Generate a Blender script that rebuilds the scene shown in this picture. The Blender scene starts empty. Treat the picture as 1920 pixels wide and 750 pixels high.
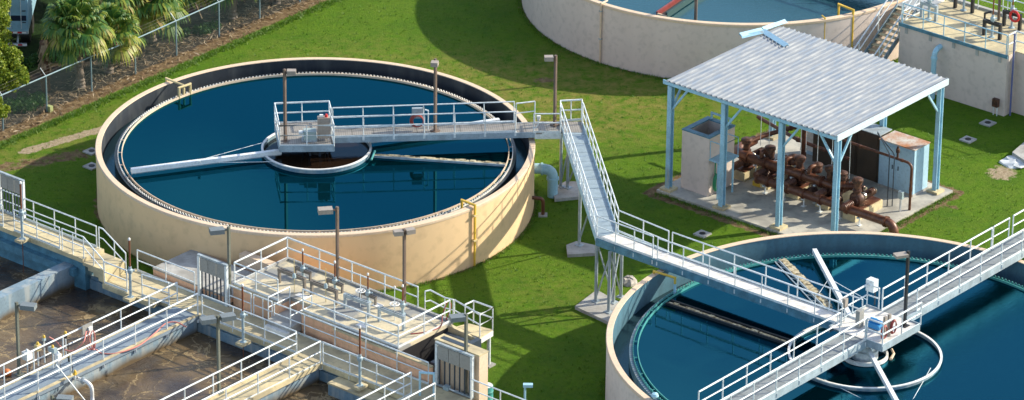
import bpy, math, random
import numpy as np
from mathutils import Vector, Matrix
rnd = random.Random(7)
S = bpy.context.scene
C = S.collection
R = math.radians
# ------------------------------------------------------------------ camera, sky, sun
CAM_F, CAM_T, CAM_H, CAM_R = 8675.0, 0.4297, 87.66, -0.0114   # focal length in px of a 1920 px wide picture, pitch, height, roll
_F = Vector((0, math.cos(CAM_T), -math.sin(CAM_T)))
_c, _s = math.cos(CAM_R), math.sin(CAM_R)
_D0 = Vector((0, -math.sin(CAM_T), -math.cos(CAM_T)))
_R = _c*Vector((1, 0, 0)) + _s*_D0
_D = -_s*Vector((1, 0, 0)) + _c*_D0
cd = bpy.data.cameras.new('camera'); cam = bpy.data.objects.new('camera', cd); C.objects.link(cam)
cd.sensor_width = 36; cd.lens = CAM_F*36/1920; cd.clip_start = 1; cd.clip_end = 6000
M = Matrix((( _R.x, -_D.x, -_F.x), (_R.y, -_D.y, -_F.y), (_R.z, -_D.z, -_F.z))).to_4x4()
M.translation = Vector((0, 0, CAM_H)); cam.matrix_world = M
S.camera = cam
S.view_settings.view_transform = 'Standard'; S.view_settings.look = 'None'
S.view_settings.gamma = 1; S.view_settings.exposure = 0.8
S.render.resolution_x = 1024; S.render.resolution_y = 400
SUN_AZ, SUN_EL = R(17), R(29)          # azimuth from +X towards +Y
w = bpy.data.worlds.new('World'); S.world = w; w.use_nodes = True
nt = w.node_tree; bg = nt.nodes['Background']
sky = nt.nodes.new('ShaderNodeTexSky'); sky.sky_type = 'NISHITA'; sky.sun_disc = False
sky.sun_elevation = SUN_EL; sky.sun_rotation = R(90) - SUN_AZ
_tc = nt.nodes.new('ShaderNodeTexCoord'); _mp = nt.nodes.new('ShaderNodeMapping'); _mp.inputs['Scale'].default_value = (1, 1, 2.6); nt.links.new(_tc.outputs['Generated'], _mp.inputs[0])
_ns = nt.nodes.new('ShaderNodeTexNoise'); _ns.inputs['Scale'].default_value = 5.5; _ns.inputs['Detail'].default_value = 6; _ns.inputs['Roughness'].default_value = .55; nt.links.new(_mp.outputs[0], _ns.inputs[0])
_cr = nt.nodes.new('ShaderNodeMapRange'); _cr.inputs[1].default_value = .50; _cr.inputs[2].default_value = .68; _cr.inputs[4].default_value = .55; nt.links.new(_ns.outputs[0], _cr.inputs[0])
_cm = nt.nodes.new('ShaderNodeMix'); _cm.data_type = 'RGBA'; nt.links.new(_cr.outputs[0], _cm.inputs[0]); nt.links.new(sky.outputs[0], _cm.inputs[6]); _cm.inputs[7].default_value = (7.5, 7.0, 6.8, 1)
nt.links.new(_cm.outputs[2], bg.inputs[0]); bg.inputs[1].default_value = 0.15
sl = bpy.data.lights.new('sun', 'SUN'); sl.energy = 4.4; sl.angle = R(0.8); sl.color = (1.0, 0.9, 0.72)
so = bpy.data.objects.new('sun', sl); C.objects.link(so)
so.rotation_euler = Vector((math.cos(SUN_EL)*math.cos(SUN_AZ), math.cos(SUN_EL)*math.sin(SUN_AZ), math.sin(SUN_EL))).to_track_quat('Z', 'Y').to_euler()

# ------------------------------------------------------------------ coordinates
A0 = R(-39.6)                            # the plant's own axes: u runs right and towards us, v right and away
E1 = Vector((math.cos(A0), math.sin(A0), 0)); E2 = Vector((-math.sin(A0), math.cos(A0), 0))
def P(u, v, z=0): return Vector((-10, 175, z)) + E1*u + E2*v
def at(px, py, z=0):                     # ground position of a point measured at height z
    d = _F + _R*(px-960)/CAM_F + _D*(py-375)/CAM_F
    t = (z-CAM_H)/d.z
    return Vector((d.x*t, d.y*t, z))
def UV(p):
    q = p - Vector((-10, 175, 0)); return q.dot(E1), q.dot(E2)

# ------------------------------------------------------------------ mesh builder
WL = {}
class MB:
    def __init__(s): s.v = []; s.f = []
    def face(s, pts):
        n = len(s.v); s.v += [Vector(p) for p in pts]; s.f.append(tuple(range(n, n+len(pts))))
        return s
    def prism(s, pts, z0, z1):
        n = len(s.v); k = len(pts)
        area = sum(pts[i][0]*pts[(i+1) % k][1]-pts[(i+1) % k][0]*pts[i][1] for i in range(k))
        if area < 0: pts = pts[::-1]
        s.v += [Vector((p[0], p[1], z0)) for p in pts] + [Vector((p[0], p[1], z1)) for p in pts]
        s.f.append(tuple(range(n+k-1, n-1, -1))); s.f.append(tuple(range(n+k, n+2*k)))
        for i in range(k):
            j = (i+1) % k; s.f.append((n+i, n+j, n+k+j, n+k+i))
        return s
    def box(s, u0, u1, v0, v1, z0, z1):   # in plant axes
        return s.prism([P(u0, v0), P(u1, v0), P(u1, v1), P(u0, v1)], z0, z1)
    def obox(s, c, ax, ay, az):           # centre, three half-axis vectors
        n = len(s.v)
        for dz in (-1, 1):
            for dx, dy in ((-1, -1), (1, -1), (1, 1), (-1, 1)): s.v.append(Vector(c)+ax*dx+ay*dy+az*dz)
        for f in ((3, 2, 1, 0), (4, 5, 6, 7), (0, 1, 5, 4), (1, 2, 6, 5), (2, 3, 7, 6), (3, 0, 4, 7)): s.f.append(tuple(n+i for i in f))
        return s
    def beam(s, p, q, wd, ht, up=Vector((0, 0, 1))):
        p, q = Vector(p), Vector(q); d = (q-p); L = d.length; d.normalize()
        if abs(d.dot(up)) > .98: up = E1
        x = d.cross(up).normalized(); y = x.cross(d).normalized()
        return s.obox((p+q)/2, d*L/2, x*wd/2, y*ht/2)
    def path(s, pts, r, n=8, closed=False):
        pts = [Vector(p) for p in pts]; k = len(pts); base = len(s.v)
        rr = r if isinstance(r, (list, tuple)) else [r]*k
        prev = None
        for i, p in enumerate(pts):
            if closed: a = (p-pts[i-1]).normalized(); b = (pts[(i+1) % k]-p).normalized()
            else:
                a = (p-pts[i-1]).normalized() if i else (pts[1]-p).normalized()
                b = (pts[i+1]-p).normalized() if i < k-1 else a
            t = (a+b)
            t = t.normalized() if t.length > 1e-5 else a
            if prev is None:
                h = Vector((0, 0, 1)) if abs(t.z) < .9 else Vector((1, 0, 0))
                x = t.cross(h).normalized()
            else: x = (prev - t*prev.dot(t)).normalized()
            prev = x; y = t.cross(x)
            sc = 1/max(.5, math.sqrt((1+max(-1, min(1, a.dot(b))))/2))
            for j in range(n):
                an = 2*math.pi*j/n
                s.v.append(p + (x*math.cos(an)+y*math.sin(an))*rr[i]*(sc if rr[i] < .06 or True else 1))
        m = k if closed else k-1
        for i in range(m):
            i2 = (i+1) % k
            for j in range(n):
                j2 = (j+1) % n
                s.f.append((base+i*n+j, base+i*n+j2, base+i2*n+j2, base+i2*n+j))
        if not closed:
            s.f.append(tuple(base+j for j in range(n-1, -1, -1))); s.f.append(tuple(base+(k-1)*n+j for j in range(n)))
        return s
    def tube(s, p, q, r, n=8, r2=None): return s.path([p, q], [r, r2 if r2 is not None else r], n)
    def lathe(s, c, prof, n=48, ax=None, a0=0, a1=2*math.pi):   # prof = [(radius, height)] about an axis
        c = Vector(c); base = len(s.v); k = len(prof)
        if ax is None: X, Y, Z = Vector((1, 0, 0)), Vector((0, 1, 0)), Vector((0, 0, 1))
        else:
            Z = Vector(ax).normalized(); X = Z.cross(Vector((0, 0, 1)) if abs(Z.z) < .9 else Vector((1, 0, 0))).normalized(); Y = Z.cross(X)
        full = abs(a1-a0-2*math.pi) < 1e-6; m = n if full else n+1
        for i in range(m):
            an = a0+(a1-a0)*i/n
            d = X*math.cos(an)+Y*math.sin(an)
            for r, h in prof: s.v.append(c+d*r+Z*h)
        for i in range(n):
            i2 = (i+1) % m
            for j in range(k-1):
                if prof[j][0] == 0 and prof[j+1][0] == 0: continue
                s.f.append((base+i*k+j, base+i2*k+j, base+i2*k+j+1, base+i*k+j+1))
        return s
    def build(s, name, mat, parent=None, loc=None, smooth=True):
        me = bpy.data.meshes.new(name)
        if parent is not None: L = WL[parent]
        elif loc is not None: L = Vector(loc)
        else:
            mn = [min(p[i] for p in s.v) for i in range(3)]; mx = [max(p[i] for p in s.v) for i in range(3)]
            L = Vector(((mn[0]+mx[0])/2, (mn[1]+mx[1])/2, mn[2]))
        me.from_pydata([tuple(p-L) for p in s.v], [], s.f)
        me.materials.append(mat)
        me.validate()
        if smooth and len(me.polygons):
            me.polygons.foreach_set('use_smooth', [True]*len(me.polygons))
            me.set_sharp_from_angle(angle=R(38))
        me.update()
        o = bpy.data.objects.new(name, me); C.objects.link(o)
        if parent is None: o.location = L
        else: o.parent = parent
        WL[o] = L
        return o
def tag(o, label=None, cat=None, group=None, kind=None):
    if label: o['label'] = label
    if cat: o['category'] = cat
    if group: o['group'] = group
    if kind: o['kind'] = kind
    return o
def thing(name, label, cat, loc, group=None):
    o = bpy.data.objects.new(name, None); C.objects.link(o); o.location = loc; o.empty_display_size = .3
    WL[o] = Vector(loc)
    return tag(o, label, cat, group)

# ------------------------------------------------------------------ materials
def mat(name, col, rough=.6, metal=0, var=0, vscale=1.5, col2=None, stain=None, sscale=(.6, .6, .15), samt=.5, bump=0, bscale=20, spec=.5, thr=(.45, .65)):
    """base colour, a large soft variation towards col2, and streaky stains of colour `stain`"""
    m = bpy.data.materials.new(name); m.use_nodes = True
    n = m.node_tree.nodes; l = m.node_tree.links; b = n['Principled BSDF']
    b.inputs['Roughness'].default_value = rough; b.inputs['Metallic'].default_value = metal
    b.inputs['Specular IOR Level'].default_value = spec
    geo = n.new('ShaderNodeNewGeometry')
    rgb = n.new('ShaderNodeRGB'); rgb.outputs[0].default_value = (*col, 1); out = rgb.outputs[0]
    def mix(a, c2, fac):
        mx = n.new('ShaderNodeMix'); mx.data_type = 'RGBA'
        l.new(fac, mx.inputs[0]); l.new(a, mx.inputs[6]); mx.inputs[7].default_value = (*c2, 1); return mx.outputs[2]
    def noise(scale, sc3=(1, 1, 1), lo=.4, hi=.6, det=4):
        mp = n.new('ShaderNodeMapping'); mp.inputs['Scale'].default_value = sc3; l.new(geo.outputs['Position'], mp.inputs[0])
        t = n.new('ShaderNodeTexNoise'); t.inputs['Scale'].default_value = scale; t.inputs['Detail'].default_value = det; l.new(mp.outputs[0], t.inputs[0])
        r = n.new('ShaderNodeMapRange'); r.inputs[1].default_value = lo; r.inputs[2].default_value = hi; l.new(t.outputs[0], r.inputs[0])
        return r.outputs[0]
    if col2 or var:
        c2 = col2 or tuple(x*(1-var) for x in col)
        out = mix(out, c2, noise(vscale, lo=.35, hi=.68))
        out = mix(out, tuple(x*.8 for x in c2), noise(vscale*7, lo=.5, hi=.8))
    if stain:
        f = noise(1, sscale, thr[0], thr[1], 6)
        mm = n.new('ShaderNodeMath'); mm.operation = 'MULTIPLY'; mm.inputs[1].default_value = samt; l.new(f, mm.inputs[0])
        out = mix(out, stain, mm.outputs[0])
    l.new(out, b.inputs['Base Color'])
    if bump:
        t = n.new('ShaderNodeTexNoise'); t.inputs['Scale'].default_value = bscale; t.inputs['Detail'].default_value = 5; l.new(geo.outputs['Position'], t.inputs[0])
        bp = n.new('ShaderNodeBump'); bp.inputs['Strength'].default_value = .6; bp.inputs['Distance'].default_value = bump
        l.new(t.outputs[0], bp.inputs['Height']); l.new(bp.outputs[0], b.inputs['Normal'])
    return m
GALV = mat('galvanised_steel', (.74, .80, .82), .45, .1, var=.15, vscale=3, stain=(.42, .46, .47), sscale=(6, 6, 6), samt=.35)
GALVD = mat('galvanised_beam', (.42, .50, .55), .5, .25, var=.3, vscale=2, stain=(.25, .27, .27), sscale=(4, 4, 1.5), samt=.6)
GIRD = mat('dull_galvanised_girder', (.36, .45, .51), .6, .1, var=.3, vscale=2, stain=(.22, .27, .3), sscale=(3, 3, 1), samt=.5)
FENC = mat('dull_fence_tube', (.20, .30, .34), .55, .1, var=.2)
GRATE = mat('walkway_grating', (.40, .42, .42), .6, .2, var=.25, vscale=5)
GRATEL = mat('pale_deck_planks', (.74, .72, .68), .6, 0, var=.2, vscale=2, stain=(.4, .38, .34), sscale=(3, 3, 3), samt=.5)
FLASH = mat('pale_blue_flashing', (.42, .66, .80), .5, var=.1)
BLUEST = mat('pale_blue_painted_steel', (.32, .56, .71), .5, .0, var=.2, vscale=2, stain=(.35, .25, .16), sscale=(3, 3, .6), samt=.5, thr=(.6, .72))
DBLUE = mat('weathered_blue_steel', (.10, .26, .36), .5, .1, var=.4, vscale=3)
TANW = mat('cream_tank_wall', (.70, .50, .285), .8, var=.03, vscale=.3, stain=(.58, .42, .25), sscale=(.7, .7, .04), samt=.22, bump=.003, bscale=12)
PINKW = mat('pinkish_tank_wall', (.65, .55, .49), .85, var=.05, vscale=.5, stain=(.54, .45, .40), sscale=(1.2, 1.2, .06), samt=.3, bump=.003, bscale=12)
SALM = mat('salmon_painted_wall', (.80, .47, .29), .85, var=.1, vscale=.8, stain=(.42, .28, .18), sscale=(2, 2, .3), samt=.5)
COPE = mat('pale_concrete_coping', (.68, .52, .37), .8, var=.1, vscale=1.5, stain=(.55, .45, .34), sscale=(2, 2, 2), samt=.4)
DARKW = mat('black_coated_wall', (.018, .026, .038), .6, var=.3, vscale=1.5, stain=(.10, .11, .11), sscale=(1.5, 1.5, .3), samt=.45, thr=(.5, .75))
BLUEW = mat('grey_blue_inner_wall', (.07, .17, .23), .6, var=.2, vscale=1.2, stain=(.05, .11, .15), sscale=(2.5, 2.5, .35), samt=.6)
BASINW = mat('blue_grey_basin_wall', (.16, .26, .33), .6, var=.25, vscale=1.2, stain=(.42, .42, .38), sscale=(3, 3, .4), samt=.5)
SLIME = mat('slimy_dark_channel', (.02, .03, .035), .3, var=.5, vscale=4, stain=(.05, .06, .04), sscale=(3, 3, 3), samt=.8)
def waterline(m, z0, z1, col):
    n = m.node_tree.nodes; l = m.node_tree.links; b = n['Principled BSDF']; src = b.inputs['Base Color'].links[0].from_socket
    geo = n.new('ShaderNodeNewGeometry'); sp = n.new('ShaderNodeSeparateXYZ'); l.new(geo.outputs['Position'], sp.inputs[0])
    t = n.new('ShaderNodeTexNoise'); t.inputs['Scale'].default_value = .8; t.inputs['Detail'].default_value = 4; l.new(geo.outputs['Position'], t.inputs[0])
    a = n.new('ShaderNodeMath'); a.operation = 'MULTIPLY_ADD'; a.inputs[1].default_value = -.55; l.new(t.outputs[0], a.inputs[0]); l.new(sp.outputs[2], a.inputs[2])
    r = n.new('ShaderNodeMapRange'); r.inputs[1].default_value = z0-.275; r.inputs[2].default_value = z1-.275; r.inputs[3].default_value = 1; r.inputs[4].default_value = 0; l.new(a.outputs[0], r.inputs[0])
    mx = n.new('ShaderNodeMix'); mx.data_type = 'RGBA'; l.new(r.outputs[0], mx.inputs[0]); l.new(src, mx.inputs[6]); mx.inputs[7].default_value = (*col, 1); l.new(mx.outputs[2], b.inputs['Base Color'])
BASINW2 = mat('basin_side_wall', (.20, .29, .36), .6, var=.25, vscale=1.2, stain=(.42, .42, .38), sscale=(3, 3, .4), samt=.5)
waterline(BASINW2, .35, .7, (.10, .07, .035))
CONC = mat('weathered_deck_concrete', (.58, .49, .29), .85, col2=(.45, .39, .25), vscale=.9, stain=(.28, .24, .16), sscale=(.9, .9, .9), samt=.55, bump=.006, bscale=25)
PLATC = mat('stained_shadowed_concrete', (.56, .49, .33), .8, col2=(.46, .41, .3), vscale=.9, stain=(.22, .23, .23), sscale=(.55, .55, .55), samt=.95, bump=.005, bscale=25, thr=(.5, .56))  # grey-blue patches paint wet stains together with shadows of frames and plates
CONCG = mat('grey_concrete', (.42, .42, .40), .85, col2=(.34, .34, .32), vscale=1.1, stain=(.2, .19, .17), sscale=(1.2, 1.2, 1.2), samt=.6, bump=.006, bscale=25)
CONCB = mat('blue_grey_deck', (.21, .27, .33), .75, col2=(.17, .22, .27), vscale=1, stain=(.14, .18, .22), sscale=(1.2, 1.2, 1), samt=.6, bump=.004, bscale=25)
SLAB = mat('shed_slab', (.46, .44, .38), .8, col2=(.37, .37, .34), vscale=.8, stain=(.2, .19, .17), sscale=(.8, .8, .8), samt=.7, bump=.005, bscale=20)
RUST = mat('rust_brown_pipe', (.12, .042, .022), .42, .1, col2=(.085, .03, .018), vscale=3, stain=(.2, .085, .04), sscale=(5, 5, 5), samt=.6, bump=.006, bscale=30)
RUSTD = mat('dark_rusty_iron', (.07, .03, .02), .5, .15, col2=(.045, .022, .018), vscale=5, stain=(.17, .075, .04), sscale=(7, 7, 7), samt=.7, bump=.012, bscale=25)
BROWN = mat('brown_pole_paint', (.16, .115, .09), .5, var=.2)
HEADG = mat('grey_lamp_head', (.33, .29, .25), .5, var=.1)
HEADD = mat('dark_lamp_head', (.17, .2, .215), .5, var=.1)
POLEG = mat('olive_grey_pole', (.15, .16, .13), .5, var=.2)
WHITE = mat('white_paint', (.78, .78, .76), .4, var=.1, stain=(.5, .5, .47), sscale=(3, 3, 3), samt=.4)
FASC = mat('pale_blue_fascia', (.56, .68, .75), .5, var=.12)
SKIM = mat('white_beam_paint', (.80, .84, .86), .4, .1, var=.12)
CREAM = mat('cream_painted_pipe', (.62, .50, .26), .5, var=.15)
YELL = mat('yellow_painted_pipe', (.66, .43, .05), .45, var=.15)
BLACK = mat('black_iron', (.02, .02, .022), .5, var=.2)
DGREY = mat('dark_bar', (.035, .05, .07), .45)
PANEL = mat('grey_gate_panel', (.30, .30, .28), .5, var=.12)
STEM = mat('rusty_stem_tube', (.20, .065, .03), .45, var=.25, vscale=6)
PEDE = mat('pale_blue_pedestal', (.36, .46, .50), .5, .1, var=.2, vscale=5)
RED = mat('red_paint', (.55, .02, .02), .4)
HOSE = mat('pink_red_hose', (.52, .20, .17), .6)
HOSER = mat('dark_red_hose', (.28, .05, .04), .6)
HOSEG = mat('green_hose', (.02, .22, .1), .5)
ORANGE = mat('orange_float', (.55, .16, .04), .5)
DKSTEEL = mat('dark_cabinet_steel', (.10, .085, .07), .35, .5, col2=(.13, .10, .075), vscale=1.5)
CABW = mat('pale_blue_cabinet', (.38, .58, .72), .5, var=.1, vscale=1)
CABR = mat('rusty_cabinet_top', (.50, .50, .47), .7, col2=(.40, .17, .07), vscale=1.6)
TEAL = mat('teal_weir_paint', (.07, .32, .30), .5, var=.2)
NOTCH = mat('notched_weir_plate', (.85, .85, .8), .5, var=.3, vscale=8)
DKGREEN = mat('dark_green_truss', (.015, .045, .045), .5)
DKRED = mat('dark_red_trough', (.25, .05, .045), .5, var=.3)
BLUEP = mat('pale_blue_pipe_paint', (.36, .60, .72), .45, var=.12)
SCUM = mat('crusted_scum_board', (.55, .50, .36), .9, col2=(.33, .27, .14), vscale=5, stain=(.08, .06, .04), sscale=(7, 7, 7), samt=.8, bump=.03, bscale=14)
YOKE = mat('brown_grey_channel', (.20, .175, .15), .6, var=.3, vscale=5)
MOTOR = mat('motor_body', (.10, .05, .035), .4, .3, var=.3, vscale=8)
CHROME = mat('bright_end_cap', (.7, .62, .5), .22, .9)
BLUEM = mat('bright_blue_motor', (.03, .25, .55), .4)
BONE = mat('pale_rubble', (.45, .42, .38), .9, var=.4, vscale=9)
TARP = mat('crumpled_pale_tarp', (.70, .74, .76), .7, var=.2)
BARK = mat('palm_trunk_boots', (.17, .13, .10), .9, col2=(.26, .22, .18), vscale=9, bump=.03, bscale=14)
BARKR = mat('red_brown_palm_trunk', (.10, .05, .03), .9, col2=(.16, .09, .055), vscale=9, bump=.03, bscale=14)
DEADF = mat('dry_dead_frond', (.34, .25, .15), .85, col2=(.22, .15, .09), vscale=6)

def leafmat(name, c1, c2, c3):
    m = bpy.data.materials.new(name); m.use_nodes = True
    n = m.node_tree.nodes; l = m.node_tree.links; b = n['Principled BSDF']; b.inputs['Roughness'].default_value = .45
    b.inputs['Specular IOR Level'].default_value = .35
    geo = n.new('ShaderNodeNewGeometry'); rp = n.new('ShaderNodeValToRGB'); e = rp.color_ramp.elements
    e[0].color = (*c1, 1); e[1].color = (*c3, 1); x = e.new(.5); x.color = (*c2, 1)
    l.new(geo.outputs['Random Per Island'], rp.inputs[0])
    l.new(rp.outputs[0], b.inputs['Base Color'])
    tr = n.new('ShaderNodeBsdfTranslucent'); l.new(rp.outputs[0], tr.inputs[0])
    mx = n.new('ShaderNodeMixShader'); mx.inputs[0].default_value = .3
    l.new(b.outputs[0], mx.inputs[1]); l.new(tr.outputs[0], mx.inputs[2]); l.new(mx.outputs[0], n['Material Output'].inputs[0])
    return m
PALM = leafmat('palm_frond_green', (.03, .11, .03), (.09, .19, .03), (.24, .28, .04))
PALMY = leafmat('palm_frond_yellowing', (.16, .24, .03), (.28, .30, .04), (.38, .29, .10))
BUSHL = leafmat('olive_leaves', (.10, .17, .015), (.19, .26, .02), (.32, .36, .04))
WEED = leafmat('dark_undergrowth', (.02, .07, .02), (.035, .11, .02), (.07, .14, .03))
LITT = leafmat('dry_palm_litter', (.20, .13, .075), (.34, .25, .15), (.50, .42, .30))

def watermat(name, base, tint, ripple, rscale, patchy=False, rough=.03, ior=1.45):
    m = bpy.data.materials.new(name); m.use_nodes = True
    n = m.node_tree.nodes; l = m.node_tree.links; b = n['Principled BSDF']
    b.inputs['Base Color'].default_value = (*base, 1); b.inputs['Roughness'].default_value = rough; b.inputs['IOR'].default_value = 1.36
    b.inputs['Specular Tint'].default_value = (*tint, 1)
    geo = n.new('ShaderNodeNewGeometry')
    mp = n.new('ShaderNodeMapping'); mp.inputs['Rotation'].default_value = (0, 0, R(20)); mp.inputs['Scale'].default_value = (1, 2.0, 1); l.new(geo.outputs['Position'], mp.inputs[0])
    t = n.new('ShaderNodeTexNoise'); t.inputs['Scale'].default_value = rscale; t.inputs['Detail'].default_value = 4; t.inputs['Roughness'].default_value = .6; l.new(mp.outputs[0], t.inputs[0])
    h = t.outputs[0]
    if patchy:
        t2 = n.new('ShaderNodeTexNoise'); t2.inputs['Scale'].default_value = .16; l.new(geo.outputs['Position'], t2.inputs[0])
        sp = n.new('ShaderNodeSeparateXYZ'); l.new(geo.outputs['Position'], sp.inputs[0])
        gr = n.new('ShaderNodeMapRange'); gr.inputs[1].default_value = 12; gr.inputs[2].default_value = 20; gr.inputs[3].default_value = -.15; gr.inputs[4].default_value = .25; l.new(sp.outputs[0], gr.inputs[0])
        ad = n.new('ShaderNodeMath'); l.new(t2.outputs[0], ad.inputs[0]); l.new(gr.outputs[0], ad.inputs[1])
        r = n.new('ShaderNodeMapRange'); r.inputs[1].default_value = .42; r.inputs[2].default_value = .68; r.inputs[3].default_value = .05; l.new(ad.outputs[0], r.inputs[0])
        mm = n.new('ShaderNodeMath'); mm.operation = 'MULTIPLY'; l.new(h, mm.inputs[0]); l.new(r.outputs[0], mm.inputs[1]); h = mm.outputs[0]
    bp = n.new('ShaderNodeBump'); bp.inputs['Strength'].default_value = 1; bp.inputs['Distance'].default_value = ripple
    l.new(h, bp.inputs['Height'])
    df = n.new('ShaderNodeBsdfDiffuse'); df.inputs[0].default_value = (*base, 1)
    gl = n.new('ShaderNodeBsdfGlossy'); gl.inputs['Color'].default_value = (*tint, 1); gl.inputs['Roughness'].default_value = rough
    fr = n.new('ShaderNodeFresnel'); fr.inputs[0].default_value = ior; mx = n.new('ShaderNodeMixShader')
    for q in (gl, fr): l.new(bp.outputs[0], q.inputs['Normal'])
    l.new(fr.outputs[0], mx.inputs[0]); l.new(df.outputs[0], mx.inputs[1]); l.new(gl.outputs[0], mx.inputs[2]); l.new(mx.outputs[0], n['Material Output'].inputs[0])
    return m
WAT1 = watermat('calm_blue_water', (.0, .007, .010), (.05, .50, .74), .0006, 2.0, False, .03, 1.6)
WAT2 = watermat('rippled_blue_water', (.0, .005, .008), (.08, .53, .80), .009, 7, True, .015, 1.8)
WAT3 = watermat('pale_teal_water', (.012, .05, .068), (.62, .95, 1), .012, 4, False, .03, 1.7)
WATD = watermat('dark_channel_water', (.004, .01, .014), (.4, .8, 1), .006, 6)

WATB = watermat('brown_well_water', (.016, .009, .005), (.30, .5, .65), .004, 4)
def sludgemat():
    m = bpy.data.materials.new('brown_mixed_liquor'); m.use_nodes = True
    n = m.node_tree.nodes; l = m.node_tree.links; b = n['Principled BSDF']
    geo = n.new('ShaderNodeNewGeometry')
    wn = n.new('ShaderNodeTexNoise'); wn.inputs['Scale'].default_value = .45; wn.inputs['Detail'].default_value = 3; l.new(geo.outputs['Position'], wn.inputs[0])
    vm = n.new('ShaderNodeVectorMath'); vm.operation = 'MULTIPLY_ADD'; l.new(wn.outputs['Color'], vm.inputs[0]); vm.inputs[1].default_value = (2.6, 2.6, 0); l.new(geo.outputs['Position'], vm.inputs[2])
    t = n.new('ShaderNodeTexNoise'); t.inputs['Scale'].default_value = .9; t.inputs['Detail'].default_value = 7; t.inputs['Roughness'].default_value = .56; l.new(vm.outputs[0], t.inputs[0])
    ab = n.new('ShaderNodeMath'); ab.operation = 'SUBTRACT'; ab.inputs[1].default_value = .5; l.new(t.outputs[0], ab.inputs[0])
    a2 = n.new('ShaderNodeMath'); a2.operation = 'ABSOLUTE'; l.new(ab.outputs[0], a2.inputs[0])
    rg = n.new('ShaderNodeMapRange'); rg.inputs[1].default_value = .0; rg.inputs[2].default_value = .022; rg.inputs[3].default_value = 1; rg.inputs[4].default_value = 0; l.new(a2.outputs[0], rg.inputs[0])
    big = n.new('ShaderNodeTexNoise'); big.inputs['Scale'].default_value = .35; big.inputs['Detail'].default_value = 3; l.new(geo.outputs['Position'], big.inputs[0])
    bm = n.new('ShaderNodeMapRange'); bm.inputs[1].default_value = .40; bm.inputs[2].default_value = .58; l.new(big.outputs[0], bm.inputs[0])
    mu = n.new('ShaderNodeMath'); mu.operation = 'MULTIPLY'; l.new(rg.outputs[0], mu.inputs[0]); l.new(bm.outputs[0], mu.inputs[1])
    rp = n.new('ShaderNodeMix'); rp.data_type = 'RGBA'; l.new(bm.outputs[0], rp.inputs[0]); rp.inputs[6].default_value = (.045, .034, .027, 1); rp.inputs[7].default_value = (.13, .09, .045, 1)
    rp2 = n.new('ShaderNodeMix'); rp2.data_type = 'RGBA'; m3 = n.new('ShaderNodeMath'); m3.operation = 'MULTIPLY'; m3.inputs[1].default_value = .9; l.new(mu.outputs[0], m3.inputs[0])
    l.new(m3.outputs[0], rp2.inputs[0]); l.new(rp.outputs[2], rp2.inputs[6]); rp2.inputs[7].default_value = (.36, .27, .14, 1)
    l.new(rp2.outputs[2], b.inputs['Base Color'])
    ro = n.new('ShaderNodeMapRange'); l.new(mu.outputs[0], ro.inputs[0]); b.inputs['Specular Tint'].default_value = (.75, .7, .7, 1); ro.inputs[3].default_value = .18; ro.inputs[4].default_value = .8; l.new(ro.outputs[0], b.inputs['Roughness'])
    bp = n.new('ShaderNodeBump'); bp.inputs['Strength'].default_value = 1; bp.inputs['Distance'].default_value = .12; l.new(t.outputs[0], bp.inputs['Height']); l.new(bp.outputs[0], b.inputs['Normal'])
    return m
SLUDGE = sludgemat()

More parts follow.
